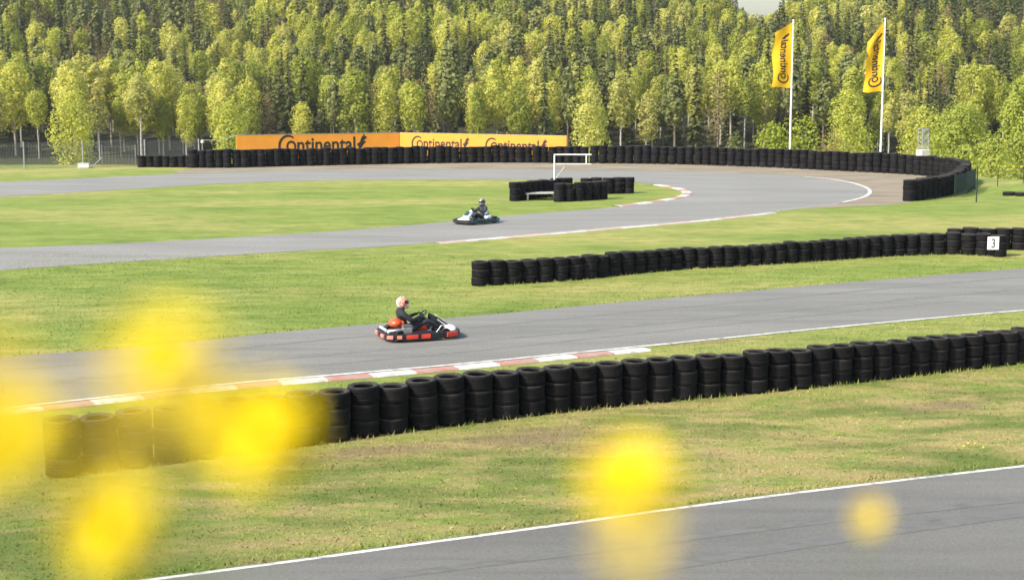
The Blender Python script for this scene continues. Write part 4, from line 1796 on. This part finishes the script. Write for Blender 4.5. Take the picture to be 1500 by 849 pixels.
place(105, 135, 235, 170, 'young_tree', 1.5, .10, 519, M['birch_leaf'], 'pale green tree standing behind the wire fence', 'tree', YT, 4800, .25)
place(862, 122, 215, 176, 'young_tree', 1.3, .10, 520, M['birch_leaf'], 'light green tree above the white rail frame', 'tree', YT, 4600, .25)

# ------------------------------------------------------------------ grass blades on the nearer turf
nb_ = 170000
bx_ = rng.uniform(-17, 24, nb_)
by_ = 17.5 + 36 * rng.uniform(size=nb_) ** 1.25
keep = (np.abs(bx_) < by_ * .40)
for poly in (near_up + near_lo[::-1], fr_up + fr_lo[::-1]):
    keep &= ~inside(poly, bx_, by_)
kp = k1 + offset(k1, .70)[::-1]
keep &= ~inside(kp, bx_, by_)
bx_, by_ = bx_[keep], by_[keep]
nb_ = len(bx_)
tall = np.zeros(nb_)
for path, dd, dens, hh_ in ((near_path, -.02, 17, .085), (mid_path, -.03, 14, .07), (near_up, .10, 9, .05), (fr_up, .12, 22, .05), (far_b, .02, 8, .09)):
    pts = resample(path, None, .10)
    n_ = len(pts) * dens // 6
    ii = rng.integers(0, len(pts), n_)
    ex = np.array([pts[k].x for k in ii]) + rng.normal(0, .05, n_)
    ey = np.array([pts[k].y for k in ii]) + dd + rng.normal(0, .05, n_)
    bx_ = np.concatenate([bx_, ex])
    by_ = np.concatenate([by_, ey])
    tall = np.concatenate([tall, np.full(n_, hh_) * rng.uniform(.3, 1.1, n_)])
nb_ = len(bx_)
a = rng.uniform(0, 2 * PI, nb_)
hb = rng.uniform(.012, .034, nb_) * (1 + .9 * (rng.uniform(size=nb_) > .96)) + tall
wd = rng.uniform(.008, .018, nb_)
ln_ = rng.normal(0, .035, (nb_, 2))
p0 = np.stack([bx_ - np.cos(a) * wd, by_ - np.sin(a) * wd, np.zeros(nb_)], 1)
p1 = np.stack([bx_ + np.cos(a) * wd, by_ + np.sin(a) * wd, np.zeros(nb_)], 1)
p2 = np.stack([bx_ + ln_[:, 0], by_ + ln_[:, 1], hb], 1)
bv = np.stack([p0, p1, p2], 1).reshape(-1, 3)
tag(obj('grass', np_mesh('grass', bv, np.arange(len(bv)).reshape(-1, 3), M['blade'])), kind='stuff')

# ------------------------------------------------------------------ yellow flowers right before the lens
def flower(px, py, dist, dia, label, tilt=(0, 0), squash=1.0, pale=False):
    d = ray(px, py)
    t = dist / d.y
    head = Vector((d.x * t, dist, CAM_H + d.z * t))
    zg = H(head.x, head.y)
    q = random.Random(int(px * 7 + py))
    base = Vector((head.x + q.uniform(-.03, .03), head.y + q.uniform(-.02, .05), zg - .01))
    root = empty('yellow_flower', base, 0, label, 'flower', 'out of focus yellow flowers before the lens')
    hd = head - base
    r_ = dia / 2
    rot = Matrix.Rotation(R(tilt[0]), 3, 'X') @ Matrix.Rotation(R(tilt[1]), 3, 'Y')
    b = MB()
    for ring, (n, ln, up, w) in enumerate(((9, 1.0, .30, .36), (8, .82, .62, .34), (7, .55, .9, .30))):
        for k in range(n):
            an = 2 * PI * (k + .5 * ring) / n + q.uniform(-.1, .1)
            ca, sa = math.cos(an), math.sin(an)
            rows_ = []
            for u in (0, .3, .65, .9, 1.0):
                rad = r_ * ln * (u * .95 + .05)
                zz = r_ * up * (u ** 1.3) * squash
                hw = r_ * w * math.sin(PI * min(.93, .12 + u * .8))
                rows_.append((rad, zz, hw))
            vs = []
            for rad, zz, hw in rows_:
                for sd in (-1, 0, 1):
                    vs.append(rot @ Vector((rad * ca - sd * hw * sa, rad * sa + sd * hw * ca, zz + abs(sd) * r_ * .06)) + hd)
            b.add(vs, [(i * 3 + j, i * 3 + j + 1, i * 3 + j + 4, i * 3 + j + 3) for i in range(4) for j in range(2)])
    b.build('blossom', M['petal_pale'] if pale else M['petal'], root, 'all')
    MB().ball(hd + rot @ Vector((0, 0, r_ * .28)), (r_ * .34, r_ * .34, r_ * .30), 10, 8).build('flower_centre', M['petal'], root, True)
    MB().ball(hd - rot @ Vector((0, 0, r_ * .10)), (r_ * .34, r_ * .34, r_ * .24), 10, 8).build('calyx', M['stem'], root, True)
    pts = [Vector((0, 0, 0)).lerp(hd, i / 6) + Vector((q.uniform(-.006, .006), q.uniform(-.006, .006), 0)) for i in range(6)] + [hd]
    MB().tube(pts, [.0011, .0011, .001, .001, .0009, .0009, .0009], 6).build('stem', M['stem'], root, True)
    for k in range(3):
        an = q.uniform(0, 6.28)
        z0 = hd * (.08 + .10 * k)
        dv = Vector((math.cos(an), math.sin(an), .55))
        sdv = Vector((-math.sin(an), math.cos(an), 0))
        ll = q.uniform(.05, .09)
        vs = []
        for u, w in ((0, .003), (.4, .012), (.75, .009), (1, .001)):
            c = z0 + dv * ll * u - Vector((0, 0, ll * .5 * u * u))
            vs += [c - sdv * w, c + sdv * w]
        MB().add(vs, [(i * 2, i * 2 + 1, i * 2 + 3, i * 2 + 2) for i in range(3)]).build('leaf', M['stem'], root, 'all')


flower(4, 648, .46, .036, 'yellow flower cut by the left edge of the photo', (62, 10))
flower(-4, 556, .36, .018, 'faint yellow blur above the flower at the left edge', (60, 0), 1, True)
flower(243, 532, .42, .032, 'yellow flower lying over the near track at the left', (34, 0), .8)
flower(278, 592, .44, .017, 'pale yellow blur below the flower over the track', (50, 0), 1, True)
flower(388, 640, .52, .040, 'bright yellow flower covering the left part of the near tyre wall', (62, -6))
flower(322, 606, .53, .022, 'thin yellow blur joining the flowers before the near tyre wall', (50, -8))
flower(166, 775, .54, .040, 'lowest yellow flower at the bottom left over the grass', (66, 0))
flower(132, 636, .25, .0112, 'wide pale veil over the left end of the near tyre wall', (60, 0), 1, True)
flower(240, 645, .27, .0115, 'wide pale veil over the near tyre wall below the track flower', (60, 0), 1, True)
flower(922, 722, .54, .040, 'yellow flower over the white line of the front road', (24, 0), .9)
flower(928, 800, .40, .017, 'pale yellow blur under the flower over the white line', (48, 0), 1, True)
flower(1272, 757, .78, .0185, 'small yellow flower over the front road at the right', (66, 0), 1, True)

# small dandelions in the turf by the front road
for k, (px, py) in enumerate([(1428, 655), (1440, 661), (1412, 659), (1418, 655)]):
    p = g(px, py)
    root = empty('dandelion', p, 0, 'tiny yellow dandelion in the dry turf by the front road at the right', 'flower', 'tiny dandelions by the front road')
    MB().tube([(0, 0, 0), (.01, 0, .07)], .004, 5).build('stem', M['stem'], root)
    MB().lathe([(0, .068), (.022, .074), (.018, .088), (0, .092)], 10).build('blossom', M['petal'], root, True)

# ------------------------------------------------------------------ light
AZ, EL = 236.0, 41.0          # sun: behind the camera's left shoulder
sd = Vector((math.sin(R(AZ)) * math.cos(R(EL)), math.cos(R(AZ)) * math.cos(R(EL)), math.sin(R(EL))))
ld = bpy.data.lights.new('sun', 'SUN')
ld.energy = 3.8
ld.angle = R(.6)
ld.color = (1, .925, .78)
lo = bpy.data.objects.new('sun', ld)
COL.objects.link(lo)
lo.rotation_euler = (-sd).to_track_quat('-Z', 'Y').to_euler()
wd_ = bpy.data.worlds.new('World')
scene.world = wd_
wd_.use_nodes = True
nt = wd_.node_tree
sky = nt.nodes.new('ShaderNodeTexSky')
sky.sky_type = 'NISHITA'
sky.sun_disc = False
sky.sun_elevation = R(EL)
sky.sun_rotation = R(AZ)
sky.air_density = 1.2
sky.dust_density = 2.5
bg = nt.nodes['Background']
nt.links.new(sky.outputs[0], bg.inputs['Color'])
bg.inputs['Strength'].default_value = .14

hm = bpy.data.materials.new('air')
hm.use_nodes = True
hn = hm.node_tree
hn.nodes.remove(hn.nodes['Principled BSDF'])
pv = hn.nodes.new('ShaderNodeVolumePrincipled')
pv.inputs['Color'].default_value = (.93, .95, .98, 1)
pv.inputs['Density'].default_value = HAZE
pv.inputs['Anisotropy'].default_value = .3
hn.links.new(pv.outputs[0], hn.nodes['Material Output'].inputs['Volume'])
if HAZE:
    tag(MB().box((0, 850, 20), (1880, 1900, 150)).build('haze', hm), kind='stuff')

vs_ = scene.view_settings
vs_.view_transform = 'Standard'
vs_.look = 'None'
vs_.exposure = .92
vs_.gamma = 1
vs_.use_curve_mapping = False
scene.render.engine = 'CYCLES'
cy = scene.cycles
cy.use_denoising = True
try:
    cy.denoiser = 'OPENIMAGEDENOISE'
except Exception:
    pass
cy.max_bounces = 6
cy.diffuse_bounces = 3
cy.transmission_bounces = 4
cy.transparent_max_bounces = 8
cy.sample_clamp_indirect = 6
scene.render.use_motion_blur = False
